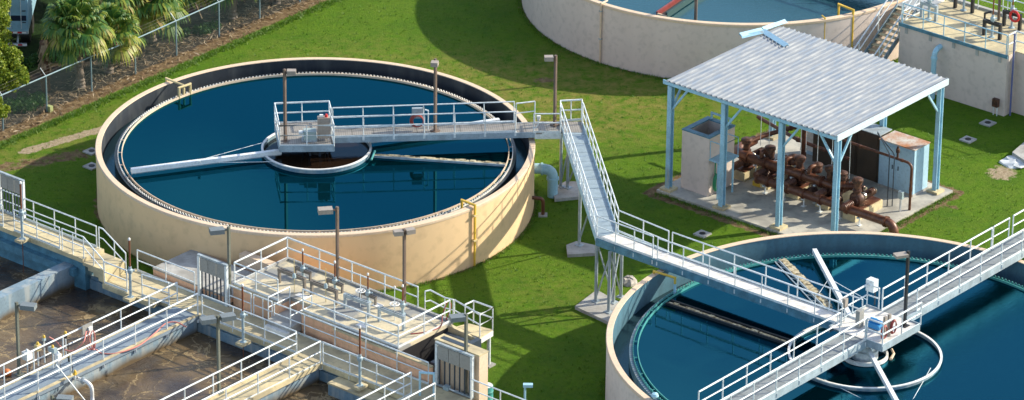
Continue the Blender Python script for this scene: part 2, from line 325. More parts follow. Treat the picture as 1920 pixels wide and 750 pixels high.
def groundmat():
    m = bpy.data.materials.new('mown_grass_and_soil'); m.use_nodes = True
    n = m.node_tree.nodes; l = m.node_tree.links; b = n['Principled BSDF']; b.inputs['Roughness'].default_value = .9; b.inputs['Specular IOR Level'].default_value = .15
    geo = n.new('ShaderNodeNewGeometry')
    def noise(s, d=4, ro=.55, sc3=None):
        t = n.new('ShaderNodeTexNoise'); t.inputs['Scale'].default_value = s; t.inputs['Detail'].default_value = d; t.inputs['Roughness'].default_value = ro
        if sc3:
            mp = n.new('ShaderNodeMapping'); mp.inputs['Scale'].default_value = sc3; mp.inputs['Rotation'].default_value = (0, 0, R(35)); l.new(geo.outputs['Position'], mp.inputs[0]); l.new(mp.outputs[0], t.inputs[0])
        else: l.new(geo.outputs['Position'], t.inputs[0])
        return t.outputs[0]
    def rng(x, a, c, d=0, e=1):
        r = n.new('ShaderNodeMapRange'); r.inputs[1].default_value = a; r.inputs[2].default_value = c; r.inputs[3].default_value = d; r.inputs[4].default_value = e; l.new(x, r.inputs[0]); return r.outputs[0]
    def mix(f, a, c):
        mx = n.new('ShaderNodeMix'); mx.data_type = 'RGBA'
        l.new(f, mx.inputs[0])
        for k, x in ((6, a), (7, c)):
            if isinstance(x, tuple): mx.inputs[k].default_value = (*x, 1)
            else: l.new(x, mx.inputs[k])
        return mx.outputs[2]
    def attr(name):
        a = n.new('ShaderNodeAttribute'); a.attribute_name = name; return a.outputs['Fac']
    c = mix(rng(noise(.55), .38, .62), (.070, .180, .005), (.108, .232, .006))
    c = mix(rng(noise(.23, 3), .45, .7), c, (.11, .215, .010))
    c = mix(rng(noise(4, 6, .75), .48, .80), c, (.034, .108, .004))
    c = mix(rng(noise(11, 4, .7, (1, 3, 1)), .52, .75), c, (.15, .28, .02))
    dry = n.new('ShaderNodeMath'); dry.operation = 'MULTIPLY'; l.new(attr('dry'), dry.inputs[0]); l.new(rng(noise(1.6, 6, .7), .38, .62), dry.inputs[1])
    c = mix(dry.outputs[0], c, (.27, .25, .06))
    def masked(nm, thr, ns, colour, soft=.12):
        global _
        s = n.new('ShaderNodeMath'); s.operation = 'ADD'; l.new(attr(nm), s.inputs[0]); l.new(rng(noise(ns, 6, .7), .3, .7, -.35, .35), s.inputs[1])
        return mix(rng(s.outputs[0], thr-soft, thr+soft), c, colour)
    soil = mix(rng(noise(3, 6, .7), .4, .62), (.30, .22, .12), (.14, .085, .045))
    c = masked('soil', .5, 2.2, soil)
    sand = mix(rng(noise(6, 6, .7), .4, .65), (.52, .43, .30), (.34, .26, .16))
    c = masked('sand', .5, 2.5, sand)
    dark = mix(rng(noise(2.5, 6, .7), .4, .65), (.06, .052, .045), (.14, .11, .085))
    c = masked('litter', .5, 1.5, dark)
    wl = rng(attr('wild'), .3, .7); c = mix(wl, c, mix(rng(noise(3, 6, .7), .4, .65), (.012, .035, .008), (.03, .08, .012)))
    l.new(c, b.inputs['Base Color'])
    h = n.new('ShaderNodeMath'); h.operation = 'ADD'; l.new(noise(5, 6, .75), h.inputs[0]); l.new(noise(12, 4, .8, (1, 2.2, 1)), h.inputs[1])
    bp = n.new('ShaderNodeBump'); bp.inputs['Strength'].default_value = 1; bp.inputs['Distance'].default_value = .14; l.new(h.outputs[0], bp.inputs['Height']); l.new(bp.outputs[0], b.inputs['Normal'])
    return m
GROUND = groundmat()

def roofmat():
    m = bpy.data.materials.new('weathered_corrugated_metal'); m.use_nodes = True
    n = m.node_tree.nodes; l = m.node_tree.links; b = n['Principled BSDF']; b.inputs['Roughness'].default_value = .8; b.inputs['Specular IOR Level'].default_value = .2
    geo = n.new('ShaderNodeNewGeometry')
    mp = n.new('ShaderNodeMapping'); mp.vector_type = 'POINT'; mp.inputs['Rotation'].default_value = (0, 0, -A0); l.new(geo.outputs['Position'], mp.inputs[0])
    m2 = n.new('ShaderNodeMapping'); m2.inputs['Scale'].default_value = (3.4, .5, 1); l.new(mp.outputs[0], m2.inputs[0])
    t = n.new('ShaderNodeTexNoise'); t.inputs['Scale'].default_value = 1.6; t.inputs['Detail'].default_value = 5; t.inputs['Roughness'].default_value = .65; l.new(m2.outputs[0], t.inputs[0])
    rp = n.new('ShaderNodeValToRGB'); e = rp.color_ramp.elements
    e[0].position = .36; e[0].color = (.20, .25, .32, 1); e[1].position = .72; e[1].color = (.39, .41, .42, 1); x = e.new(.5); x.color = (.26, .29, .325, 1)
    l.new(t.outputs[0], rp.inputs[0]); l.new(rp.outputs[0], b.inputs['Base Color'])
    return m
ROOF = roofmat()
def linkmat():
    m = bpy.data.materials.new('chain_link_wire'); m.use_nodes = True
    n = m.node_tree.nodes; l = m.node_tree.links; b = n['Principled BSDF']; b.inputs['Base Color'].default_value = (.05, .085, .09, 1); b.inputs['Metallic'].default_value = .2; b.inputs['Roughness'].default_value = .5
    at_ = n.new('ShaderNodeUVMap'); sp = n.new('ShaderNodeSeparateXYZ'); l.new(at_.outputs[0], sp.inputs[0])
    outs = []
    for op in ('ADD', 'SUBTRACT'):
        a = n.new('ShaderNodeMath'); a.operation = op; l.new(sp.outputs[0], a.inputs[0]); l.new(sp.outputs[1], a.inputs[1])
        fr = n.new('ShaderNodeMath'); fr.operation = 'PINGPONG'; fr.inputs[1].default_value = .5; l.new(a.outputs[0], fr.inputs[0])
        lt = n.new('ShaderNodeMath'); lt.operation = 'LESS_THAN'; lt.inputs[1].default_value = .05; l.new(fr.outputs[0], lt.inputs[0]); outs.append(lt.outputs[0])
    mx = n.new('ShaderNodeMath'); mx.operation = 'MAXIMUM'; l.new(outs[0], mx.inputs[0]); l.new(outs[1], mx.inputs[1])
    l.new(mx.outputs[0], b.inputs['Alpha'])
    return m
LINK = linkmat()
def gratemat(name, c, ang=0.0, pitch=.9):
    m = mat(name, c, .6, .2, var=.2, vscale=4)
    n = m.node_tree.nodes; l = m.node_tree.links; b = n['Principled BSDF']
    geo = n.new('ShaderNodeNewGeometry'); mp = n.new('ShaderNodeMapping'); mp.inputs['Rotation'].default_value = (0, 0, ang); l.new(geo.outputs['Position'], mp.inputs[0])
    wv = n.new('ShaderNodeTexWave'); wv.bands_direction = 'Y'; wv.inputs['Scale'].default_value = 3.2; l.new(mp.outputs[0], wv.inputs[0])
    w2 = n.new('ShaderNodeTexWave'); w2.bands_direction = 'Y'; w2.inputs['Scale'].default_value = .32; l.new(mp.outputs[0], w2.inputs[0])
    r = n.new('ShaderNodeMapRange'); r.inputs[1].default_value = 0; r.inputs[2].default_value = .04; l.new(w2.outputs[0], r.inputs[0])
    ad = n.new('ShaderNodeMath'); ad.operation = 'ADD'; l.new(wv.outputs[0], ad.inputs[0]); l.new(r.outputs[0], ad.inputs[1])
    src = b.inputs['Base Color'].links[0].from_socket
    mx = n.new('ShaderNodeMix'); mx.data_type = 'RGBA'; mx.blend_type = 'MULTIPLY'; mx.inputs[0].default_value = .45
    l.new(src, mx.inputs[6]); cb = n.new('ShaderNodeCombineColor'); 
    h = n.new('ShaderNodeMath'); h.operation = 'MULTIPLY'; h.inputs[1].default_value = .6; l.new(ad.outputs[0], h.inputs[0])
    for i in range(3): l.new(h.outputs[0], cb.inputs[i])
    l.new(cb.outputs[0], mx.inputs[7]); l.new(mx.outputs[2], b.inputs['Base Color'])
    return m
GRSEG = gratemat('blue_grey_grating', (.32, .41, .47), R(-7))
GRBR = gratemat('tan_grey_grating', (.32, .30, .27), R(84))
GRT2 = gratemat('grey_bridge_grating', (.27, .30, .31), -A0)
# ------------------------------------------------------------------ ground
T1C, T1R, RIM = Vector((-8.9, 191.03, 0)), 9.9, 2.87
T2C, T2R = Vector((14.74, 171.42, 0)), 10.77
T3C, T3R, RIM3 = Vector((10.97, 215.6, 0)), 10.6, 3.09
def ground():
    def axis(a, b, st, far):
        x = list(np.arange(a, b, st)); out = []; d = st
        y = a
        while y > a-far: d *= 1.5; y -= d; out.append(y)
        out = out[::-1]+x; y = x[-1]; d = st
        while y < b+far: d *= 1.5; y += d; out.append(y)
        return np.array(out)
    xs = axis(-36, 36, .2, 2500); ys = axis(160, 232, .2, 2500)
    X, Y = np.meshgrid(xs, ys); nx, ny = len(xs), len(ys)
    v = np.stack([X, Y, np.zeros_like(X)], -1).reshape(-1, 3)
    i, j = np.meshgrid(np.arange(nx-1), np.arange(ny-1)); a = (j*nx+i).ravel()
    f = np.stack([a, a+1, a+nx+1, a+nx], -1)
    # a pit below the treatment basins and inside the tanks is left open in the sheet
    cx = v[f].mean(1)
    q = cx[:, :2]-np.array([-10, 175]); u = q@np.array(E1[:2]); w_ = q@np.array(E2[:2])
    hole = (u > -23) & (u < 16) & (w_ < .4) & (w_ > -30)
    for c, r in ((T1C, T1R), (T2C, T2R), (T3C, T3R)): hole |= np.hypot(cx[:, 0]-c.x, cx[:, 1]-c.y) < r-.6
    f = f[~hole]
    me = bpy.data.meshes.new('ground'); me.from_pydata(v.tolist(), [], f.tolist())
    x, y = v[:, 0], v[:, 1]
    def seg(a, b):
        a, b = np.array(a), np.array(b); d = b-a; t = np.clip(((x-a[0])*d[0]+(y-a[1])*d[1])/(d@d), 0, 1)
        return np.hypot(x-a[0]-t*d[0], y-a[1]-t*d[1])
    ff = (-23.89, 198.44); fd = np.array([13.15, 16.28])/math.hypot(13.15, 16.28)
    s = (x-ff[0])*(-fd[1])+(y-ff[1])*fd[0]            # metres behind the fence
    litter = np.clip((s+.25)/.5, 0, 1)*np.clip((np.where(x > -17, 9.0, 4.2)-s)/1.4, 0, 1)
    soil = np.clip((s+1.15)/.6, 0, 1)*np.clip((5-s)/1, 0, 1)
    soil = np.maximum(soil, .62*np.clip(1.6-seg((-25.5, 193.2), (-18.9, 196.4))/.55, 0, 1))
    q = v[:, :2]-np.array([-10, 175]); u = q@np.array(E1[:2]); w_ = q@np.array(E2[:2])
    ds = np.hypot(np.maximum(np.maximum(1.5-u, u-12.2), 0), np.maximum(np.maximum(23.6-w_, w_-33), 0))
    soil = np.maximum(soil, np.clip(1.05-ds/.45, 0, 1))
    for c, r in ((T1C, T1R), (T3C, T3R)): soil = np.maximum(soil, .75*np.clip(1-(np.hypot(x-c.x, y-c.y)-r)/.35, 0, 1))
    soil = np.maximum(soil, .6*np.clip(1.3-np.hypot((x-8.1)/1.6, (y-200.9)/2.2)*.0-seg((18.9, 191.3), (20.2, 191.0))/.3, 0, 1))
    sand = np.clip(1.5-seg((-22.6, 196.1), (-18.6, 199.3))/.30, 0, 1)
    sand = np.maximum(sand, np.clip(1.3-np.hypot((x-22.6)/.8, (y-194.9)/.9), 0, 1))
    dry = np.clip(1.5-np.hypot((x-2.5)/7, (y-203)/5), 0, 1)+.6*np.clip(1.4-np.hypot((x+7)/6, (y-205)/4.5), 0, 1)+.5*np.clip(1.3-seg((-24, 195), (-18, 200))/2.2, 0, 1)+.12
    dry = np.maximum(dry, .4*np.clip(1.3-np.hypot((x-2)/3.5, (y-181)/4), 0, 1))
    wild = np.clip((s-3.2)/1.2, 0, 1)*(x < -15)+0.0
    for bx_, by_, br__ in ((-5.5, 204.2, .7), (-3.2, 203.4, .4), (1.5, 205.2, .4), (-14, 203, .5)):
        soil = np.maximum(soil, .72*np.clip(1.4-np.hypot((x-bx_)/br__/1.8, (y-by_)/br__), 0, 1))
    for nme, arr in (('wild', wild), ('soil', soil), ('sand', sand), ('litter', litter), ('dry', np.clip(dry, 0, 1))):
        at_ = me.attributes.new(nme, 'FLOAT', 'POINT'); at_.data.foreach_set('value', arr.astype(np.float32))
    me.materials.append(GROUND); me.update()
    o = bpy.data.objects.new('ground', me); C.objects.link(o); o['kind'] = 'structure'
ground()

# ------------------------------------------------------------------ common builders
def rails(label, pts, h=1.03, step=1.45, r=.032, toe=True, name='guard_rail', group=None, m=None, drop=0.0, cat='railing', mid=True, closed=False, posts=None):
    """pts = world points on the walking surface; drop = how far the posts reach below it"""
    m = m or GALV
    pts = [Vector(p) for p in pts]
    t = thing(name, label, cat, pts[0], group)
    up = Vector((0, 0, 1))
    MB().path([p+up*h for p in pts], r, 8, closed).build('top_rail', m, t)
    if mid: MB().path([p+up*h*.53 for p in pts], r*.82, 6, closed).build('mid_rail', m, t)
    segs = list(zip(pts, pts[1:]+pts[:1])) if closed else list(zip(pts, pts[1:]))
    seen = []
    for a, b in segs:
        L = (b-a).length; n = max(1, round(L/step))
        for i in range(n+1):
            p = a.lerp(b, i/n)
            if any((p-s_).length < .25 for s_ in seen): continue
            seen.append(p)
            pb = MB().tube(p-up*drop, p+up*h, r*.82, 8)
            if drop: pb.obox(p-up*(drop-.06), Vector((.05, 0, 0)), Vector((0, .05, 0)), up*.09)
            pb.build('post', m, t)
        if toe:
            MB().beam(a+up*.055, b+up*.055, .012, .1).build('toe_board', m, t)
    return t
def railz(label, px, z, zr=None, **k):        # corner points of the top rail as seen, walkway height z
    zr = zr or 1.03
    return rails(label, [at(x, y, z+zr)-Vector((0, 0, zr)) for x, y in px], h=zr, **k)
def ring(c, r0, r1, z0, z1, n=128, a0=0, a1=2*math.pi):
    return MB().lathe((c.x, c.y, 0), [(r0, z0), (r0, z1), (r1, z1), (r1, z0), (r0, z0)], n, None, a0, a1)
def water(name, c, r, z, m, n=96):
    o = MB().face([(c.x+r*math.cos(2*math.pi*i/n), c.y+r*math.sin(2*math.pi*i/n), z) for i in range(n)]).build('water', m, smooth=False)
    o['kind'] = 'structure'; return o
def weir(c, r, z0, z1, n, hgt, m, parent):
    """one thin ring whose top edge is notched all the way round"""
    b = MB(); k = 4*n
    for i in range(k):
        a = 2*math.pi*i/k; h = z1+(hgt if i % 4 in (1, 2) else 0)
        for rr in (r-.016, r+.016):
            for zz in (z0, h): b.v.append(Vector((c.x+rr*math.cos(a), c.y+rr*math.sin(a), zz)))
    for i in range(k):
        p, q = 4*i, 4*((i+1) % k)
        b.f += [(p, q, q+1, p+1), (p+2, p+3, q+3, q+2), (p+1, q+1, q+3, p+3)]
    return b.build('weir_plate', m, parent, smooth=False)
def tank(label, c, rad, rim, wall, inner, wt, zw, launder, weir_m, baffle_m, rb, tooth_n, tooth_h, rw, base_tint=None):
    t = thing('clarifier_tank', label, 'round tank', (c.x, c.y, 0))
    n = 160
    MB().lathe((c.x, c.y, 0), [(rad, -.1), (rad, rim-.10)], n).build('outer_wall', wall, t)
    MB().lathe((c.x, c.y, 0), [(rad-.23, rim-.01), (rad-.23, zw-1.2)], n).build('inner_wall', inner, t)
    MB().lathe((c.x, c.y, 0), [(rad-.25, rim-.03), (rad-.24, rim+.0), (rad-.0, rim+.0), (rad+.025, rim-.025), (rad+.025, rim-.13), (rad-.0, rim-.15)], n).build('coping', COPE, t)
    if launder:
        zl = zw-.45
        MB().lathe((c.x, c.y, 0), [(rad-.27, zl-.12), (rw+.12, zl-.12)], n).build('channel_floor', SLIME, t)
        MB().lathe((c.x, c.y, 0), [(rw+.14, zl-.2), (rw+.14, zw-.02), (rw, zw-.02), (rw, zl-.9)], n).build('channel_wall', SLIME if inner is DARKW else BASINW, t)
        weir(c, rw-.02, zw-.25, zw+.02, tooth_n, tooth_h, NOTCH if inner is DARKW else TEAL, t)
        MB().lathe((c.x, c.y, 0), [(rb, zw-.35), (rb, zw+.10), (rb+.035, zw+.10), (rb+.035, zw-.35)], n).build('scum_baffle', baffle_m, t)
        br = MB()
        for i in range(40):
            a = 2*math.pi*(i+.4)/40; d = Vector((math.cos(a), math.sin(a), 0)); q = Vector((c.x, c.y, zw+.06))
            br.beam(q+d*rb, q+d*(rw+.02), .03, .03)
        br.build('baffle_brackets', baffle_m, t)
        o = MB().lathe((c.x, c.y, 0), [(rad-.27, zl), (rw+.1, zl)], n).build('water', WATD, smooth=False); o['kind'] = 'structure'
        water('water', c, rw-.02, zw, wt)
    else: water('water', c, rad-.27, zw, wt)
    return t
t1 = tank('cream round clarifier tank with black inner wall, left of the winding walkway', T1C, T1R, RIM, TANW, DARKW, WAT1, 2.45, True, GALVD, COPE, 8.72, 330, .075, 8.93)
t2 = tank('near round clarifier tank with grey blue inner wall and teal weir', T2C, T2R, RIM, PINKW, BLUEW, WAT2, 2.24, True, TEAL, TEAL, 9.45, 330, .09, 9.68)
t3 = tank('pinkish round tank with pale teal water, behind the shed', T3C, T3R, RIM3, PINKW, BLUEW, WAT3, 2.55, False, TEAL, TEAL, 9, 10, .1, 9.5)

# ------------------------------------------------------------------ centre wells, rakes and skimmers
def well(label, c, r, z, th, zw, a0=0, a1=2*math.pi, m=COPE):
    t = thing('centre_well', label, 'tank well', (c.x, c.y, zw))
    ring(c, r-th, r, zw-.6, z, 72, a0, a1).build('well_skirt', BASINW, t)
    ring(c, r-th-.02, r+.03, z+.002, z+.05, 72, a0, a1).build('rim_ring', m, t)
    return t
W1 = Vector((-8.86, 190.98, 0))
w1 = well('round feed well with a pale rim ring under the platform of the cream tank', W1, 2.47, 2.62, .05, 2.45, m=WHITE)
MB().lathe((W1.x, W1.y, 0), [(.42, 1.6), (.42, 3.0), (0, 3.0)], 20).build('centre_column', BLACK, w1)
b = MB()
for k in range(8):
    a = k*.785+.3; b.tube((W1.x+.5*math.cos(a), W1.y+.5*math.sin(a), 2.3), (W1.x+.75*math.cos(a), W1.y+.75*math.sin(a), 3.05), .05)
b.build('drive_frame', DGREY, w1)
def skimmer(label, pa, pb, z, wd=.2, ht=.2, m=SKIM, grp=None):
    a = at(*pa, z); b_ = at(*pb, z)
    t = thing('skimmer_arm', label, 'skimmer arm', a, grp)
    MB().beam(a, b_, wd, ht).build('beam', m, t)
    MB().beam(a+Vector((0, 0, -.12)), b_+Vector((0, 0, -.12)), wd*.4, .1).build('blade', GALVD, t)
    return t, a, b_
s1, a, b_ = skimmer('long white skimmer arm reaching to the left edge of the cream tank', (246, 320), (527, 284), 2.72)
MB().tube(at(360, 304, 2.8), at(505, 264, 3.0), .014, 5).build('stay_rod', GALV, s1)
MB().tube(at(410, 305, 2.62), at(515, 303, 2.62), .014, 5).build('stay_rod', GALV, s1)
MB().obox(at(373, 303, 2.85), Vector((.06, 0, 0)), Vector((0, .06, 0)), Vector((0, 0, .05))).build('clamp', GALV, s1)
s2, a, b_ = skimmer('short white skimmer arm behind the bridge at the right of the cream tank', (690, 263), (936, 226), 2.72)
def scumbox(label, pts, wd, z, scum_side=1):
    a, b_ = at(*pts[0], z), at(*pts[1], z); d = (b_-a).normalized(); n_ = Vector((-d.y, d.x, 0))
    t = thing('scum_or_glint_trough', label, 'scum trough', a)
    k = MB(); N = 26; L = (b_-a).length
    r1 = random.Random(3)
    prev = None
    for i in range(N):           # lumpy floating crust
        c = a.lerp(b_, (i+.5)/N)+n_*r1.uniform(-.03, .03)
        k.obox(c+Vector((0, 0, r1.uniform(-.01, .03))), d*(L/N*.52), n_*(wd/2*r1.uniform(.75, 1.15)), Vector((0, 0, .03)))
    k.build('scum_or_glint_crust', SCUM, t)
    fr = MB().beam(a-n_*wd*.62*scum_side, b_-n_*wd*.62*scum_side, .05, .10)
    fr.build('trough_edge', GALVD, t)
    return t
scumbox('narrow trough edged with whitish yellow crust, on the right side of the cream tank', ((702, 291), (948, 308)), .22, 2.5)
MB_ = MB().path([at(696, 300, 2.55), at(700, 290, 2.7), at(703, 283, 2.75)], .05).build('end_bracket', TEAL)
tag(MB_, 'short teal curved bracket at the left end of the crusted trough', 'bracket')

def glint_strip(label, p0, p1, z, wd, m, seed, n=30):  # solid strip in place of light glinting on the water below a walkway
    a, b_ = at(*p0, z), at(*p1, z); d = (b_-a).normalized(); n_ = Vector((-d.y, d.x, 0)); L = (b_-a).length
    t = thing('scum_or_glint_trough', label, 'scum trough', a); r1 = random.Random(seed)
    for s_ in (-1, 1): MB().beam(a+n_*s_*wd*.9, b_+n_*s_*wd*.9, wd*.5, .14).build('side', BLACK, t)  # black sides paint the dark mirrored bands beside the glints
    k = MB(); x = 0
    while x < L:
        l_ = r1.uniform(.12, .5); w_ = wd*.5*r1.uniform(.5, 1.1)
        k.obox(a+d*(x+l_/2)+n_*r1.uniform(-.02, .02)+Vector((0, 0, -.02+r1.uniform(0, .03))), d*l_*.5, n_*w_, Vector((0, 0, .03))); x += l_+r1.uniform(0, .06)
    k.build('scum_or_glint_crust', m, t, smooth=False); return t
GLINT = mat('painted_water_glint', (.85, .74, .48), .6, col2=(.5, .36, .16), vscale=5, stain=(.12, .08, .04), sscale=(6, 6, 6), samt=.8)  # pale colours paint sunlight glints on the water
glint_strip('painted strip of bright water glints between dark reflection bands under the pale walkway', (1254, 567), (1482, 644), 2.27, .2, GLINT, 4)
for c, r_, z_ in ((Vector((-8.86, 190.98, 0)), 2.4, 2.456),):
    o = MB().face([(c.x+r_*math.cos(2*math.pi*i/64), c.y+r_*math.sin(2*math.pi*i/64), z_) for i in range(64)]).build('water', WATB, smooth=False); o['kind'] = 'structure'
W2 = Vector((14.66, 171.25, 0))
w2 = well('large round feed well with white rim ring under the diagonal bridge', W2, 3.17, 2.36, .05, 2.24, m=WHITE)
i2 = thing('inner_drive_ring', 'small white ring and drive cage inside the larger well of the near tank', 'drive cage', (W2.x, W2.y, 2.24))
ring(W2, .88, .97, 2.26, 2.42, 40).build('rim_ring', WHITE, i2)
MB().lathe((W2.x, W2.y, 0), [(.55, 2.0), (.55, 2.62), (.4, 2.62), (.4, 3.2), (0, 3.2)], 24).build('drum', GALV, i2)
for k in range(4):
    a = k*math.pi/2+.5; d = Vector((math.cos(a), math.sin(a), 0))
    MB().beam(W2+d*.55+Vector((0, 0, 2.5)), W2+d*.93+Vector((0, 0, 2.36)), .08, .12).build('spoke', WHITE, i2)
p = MB().path([at(1672, 655, 2.3), at(1676, 663, 2.36), at(1671, 672, 2.3), at(1669, 678, 2.15)], .05).build('bent_pipe', COPE)
tag(p, 'short pale bent pipe beside the drive cage of the near tank', 'pipe')
s3, a, b_ = skimmer('white skimmer arm pointing to the far edge of the near tank', (1527, 470), (1597, 600), 2.55, .19, .2)
MB().tube(at(1558, 524, 2.6), at(1625, 562, 2.8), .016, 5).build('stay_rod', GALV, s3)
MB().tube(at(1551, 527, 2.6), at(1533, 554, 2.3), .016, 5).build('stay_rod', GALV, s3)
s4, a, b_ = skimmer('white skimmer arm pointing at the camera from the near tank centre', (1626, 653), (1700, 788), 2.75, .17, .2)
MB().tube(at(1745, 690, 2.3), at(1700, 770, 2.2), .016, 5).build('stay_rod', GALV, s4)
MB().tube(at(1546, 712, 2.3), at(1640, 760, 2.2), .016, 5).build('stay_rod', GALV, s4)
sb = scumbox('crusted white scum trough with lattice side at the far edge of the near tank', ((1468, 487), (1557, 578)), .34, 2.3)
a, b_ = at(1452, 490, 2.28), at(1540, 585, 2.28)
k = MB().beam(a, b_, .04, .05)
for i in range(9):
    q0 = a.lerp(b_, i/9); q1 = at(1466, 489, 2.28).lerp(at(1553, 580, 2.28), (i+.6)/9); k.beam(q0, q1, .03, .03)
k.build('lattice', GALVD, sb)

# ------------------------------------------------------------------ bridges
def deck(b, mt, name, parent=None, **kw): return b.build(name, mt, parent, smooth=False, **kw)
# bridge over the cream tank (its own direction, a few degrees off the picture's horizontal)
Z1 = 3.3
bn, bf = Vector((-8.2, 190.6, 0)), Vector((-8.25, 191.56, 0))
en, ef = Vector((1.05, 191.50, 0)), Vector((1.0, 192.6, 0))
br1 = thing('tank_bridge', 'galvanised walkway bridge with platform over the cream tank', 'footbridge', (-8.2, 191, 2.95))
MB().prism([bn, en, ef, bf], Z1-.05, Z1).build('deck', GRBR, br1, smooth=False)
for p, q in ((bn, en), (bf, ef)):
    MB().beam(p+Vector((0, 0, Z1-.13)), q+Vector((0, 0, Z1-.13)), .07, .26).build('side_beam', GIRD, br1)
MB().prism([bn+Vector((0, .06, 0)), en+Vector((0, .06, 0)), ef-Vector((0, .06, 0)), bf-Vector((0, .06, 0))], Z1-.25, Z1-.06).build('painted_soffit_shade', BLACK, br1, smooth=False)  # black fill added under the deck, its shade put into the colour
PA = [Vector((-10.79, 192.04, 0)), Vector((-8.34, 192.35, 0)), Vector((-8.01, 189.65, 0)), Vector((-10.44, 189.53, 0))]
MB().prism(PA, Z1+.002, Z1+.05).build('platform', GRBR, br1, smooth=False)
b = MB()
for i in range(4): b.beam(PA[i]+Vector((0, 0, Z1-.1)), PA[(i+1) % 4]+Vector((0, 0, Z1-.1)), .05, .3)
b.build('platform_frame', GIRD, br1)
LN = [Vector((1.05, 191.4, 0)), Vector((2.2, 191.5, 0)), Vector((3.15, 191.5, 0)), Vector((3.15, 192.75, 0)), Vector((1.0, 192.7, 0))]
MB().prism(LN, Z1-.07, Z1+.003).build('landing', GRBR, br1, smooth=False)
MB().beam(Vector((1.0, 191.45, Z1-.16)), Vector((2.2, 191.5, Z1-.16)), .08, .3).build('side_beam', GALV, br1)
b = MB()
for x in (1.3, 2.0): b.beam(Vector((x, 191.0+.6, 2.6)), Vector((x, 193.2, 2.6)), .08, .08)
b.obox(Vector((1.25, 193.1, 2.45)), Vector((.42, .05, 0)), Vector((-.05, .35, 0)), Vector((0, 0, .5)))
z = Z1
rails('galvanised rail around the platform of the cream tank bridge', [Vector((-8.22, 191.5, z)), Vector((-8.34, 192.35, z)), Vector((-10.79, 192.04, z)), Vector((-10.44, 189.53, z)), Vector((-8.01, 189.65, z)), Vector((-8.17, 190.62, z))], step=1.3)
rails('near handrail of the bridge over the cream tank', [Vector((-8.1, 190.58, z)), Vector((.12, 191.42, z))], step=1.4, drop=.12)
rails('far handrail of the bridge over the cream tank', [Vector((-8.15, 191.6, z)), Vector((.05, 192.55, z))], step=1.4, drop=.12)
railz('short upright gate rail where the cream tank bridge crosses the rim', [(968, 194), (1003, 190)], z, step=1.0, toe=False)
rails('near rail of the landing between the cream tank bridge and the winding walkway', [Vector((.95, 191.42, z-.02)), Vector((2.15, 191.47, z-.02))], h=.95, step=1.1)
rails('far corner rail of the landing above the pale elbow pipe', [Vector((2.15, 191.9, z)), Vector((2.15, 192.71, z)), Vector((3.12, 192.86, z)), Vector((3.15, 192.4, z))], step=.6)
# long straight walkway segment
sg = thing('elevated_walkway', 'blue grey grating walkway running from the cream tank landing towards the camera', 'footbridge', (3.4, 186, 2.9))
L0, L1, R0_, R1_ = Vector((2.17, 192.47, 0)), Vector((3.67, 180.3, 0)), Vector((3.17, 192.6, 0)), Vector((4.59, 180.9, 0))
MB().prism([L0, L1, R1_, R0_], Z1-.05, Z1-.004).build('deck', GRSEG, sg, smooth=False)
for p, q in ((L0, L1), (R0_, R1_)): MB().beam(p+Vector((0, 0, Z1-.13)), q+Vector((0, 0, Z1-.13)), .06, .3).build('side_beam', BLUEP, sg)
def column(c, zt, r=.075, parent=None, name='column'):
    b = MB().tube(Vector((c[0], c[1], .15)), Vector((c[0], c[1], zt)), r, 10)
    b.obox(Vector((c[0], c[1], .17)), E1*.16, E2*.16, Vector((0, 0, .02)))
    return b.build(name, GALVD, parent)
zc = Z1-.28
for c in ((3.02, 182.9), (3.2, 181.9), (2.62, 190.2), (2.95, 190.6), (2.35, 190.9)): pass
cols = [at(1086, 460, .15), at(1117, 565, .15), at(1141, 585, .15), at(1150, 567, .15), at(1164, 557, .15), at(1051, 350, .15), at(1064, 352, .15)]
for c in cols: column(c, zc, parent=sg)
def xb(c1, c2, z0, z1): MB().tube(Vector((c1.x, c1.y, z0)), Vector((c2.x, c2.y, z1)), .04, 6).build('cross_brace', GALVD, sg)
xb(cols[1], cols[3], .3, zc); xb(cols[3], cols[1], .3, zc); xb(cols[2], cols[4], .3, zc); xb(cols[4], cols[2], .3, zc)
xb(cols[5], cols[6], .3, 2.0); xb(cols[6], Vector((3.0, 189.6, 0)), .3, zc); xb(cols[0], Vector((3.6, 185.1, 0)), .4, zc)
z = Z1
rails('left handrail of the straight walkway between both tanks', [Vector((2.17, 192.4, z)), Vector((3.67, 180.3, z))], step=1.15, drop=.1)
rails('right handrail of the straight walkway between both tanks', [Vector((3.17, 192.5, z)), Vector((4.59, 180.95, z))], step=1.15, drop=.1)
for pts, lb in (([(1062, 459), (1081, 452), (1123, 461), (1118, 474), (1064, 477)], 'rectangular concrete footing under the single walkway column'),
            ([(1078, 574), (1119, 543), (1160, 566), (1176, 590), (1142, 604)], 'angular concrete footing under the group of braced walkway columns'),
            ([(1036, 352), (1060, 340), (1092, 340), (1088, 368), (1040, 373)], 'concrete footing beside the pale elbow pipe')):
    o = MB().prism([at(x, y, .15) for x, y in pts], -.05, .15).build('column_footing', CONCG, smooth=False); tag(o, lb, 'footing', 'footings of the winding walkway')
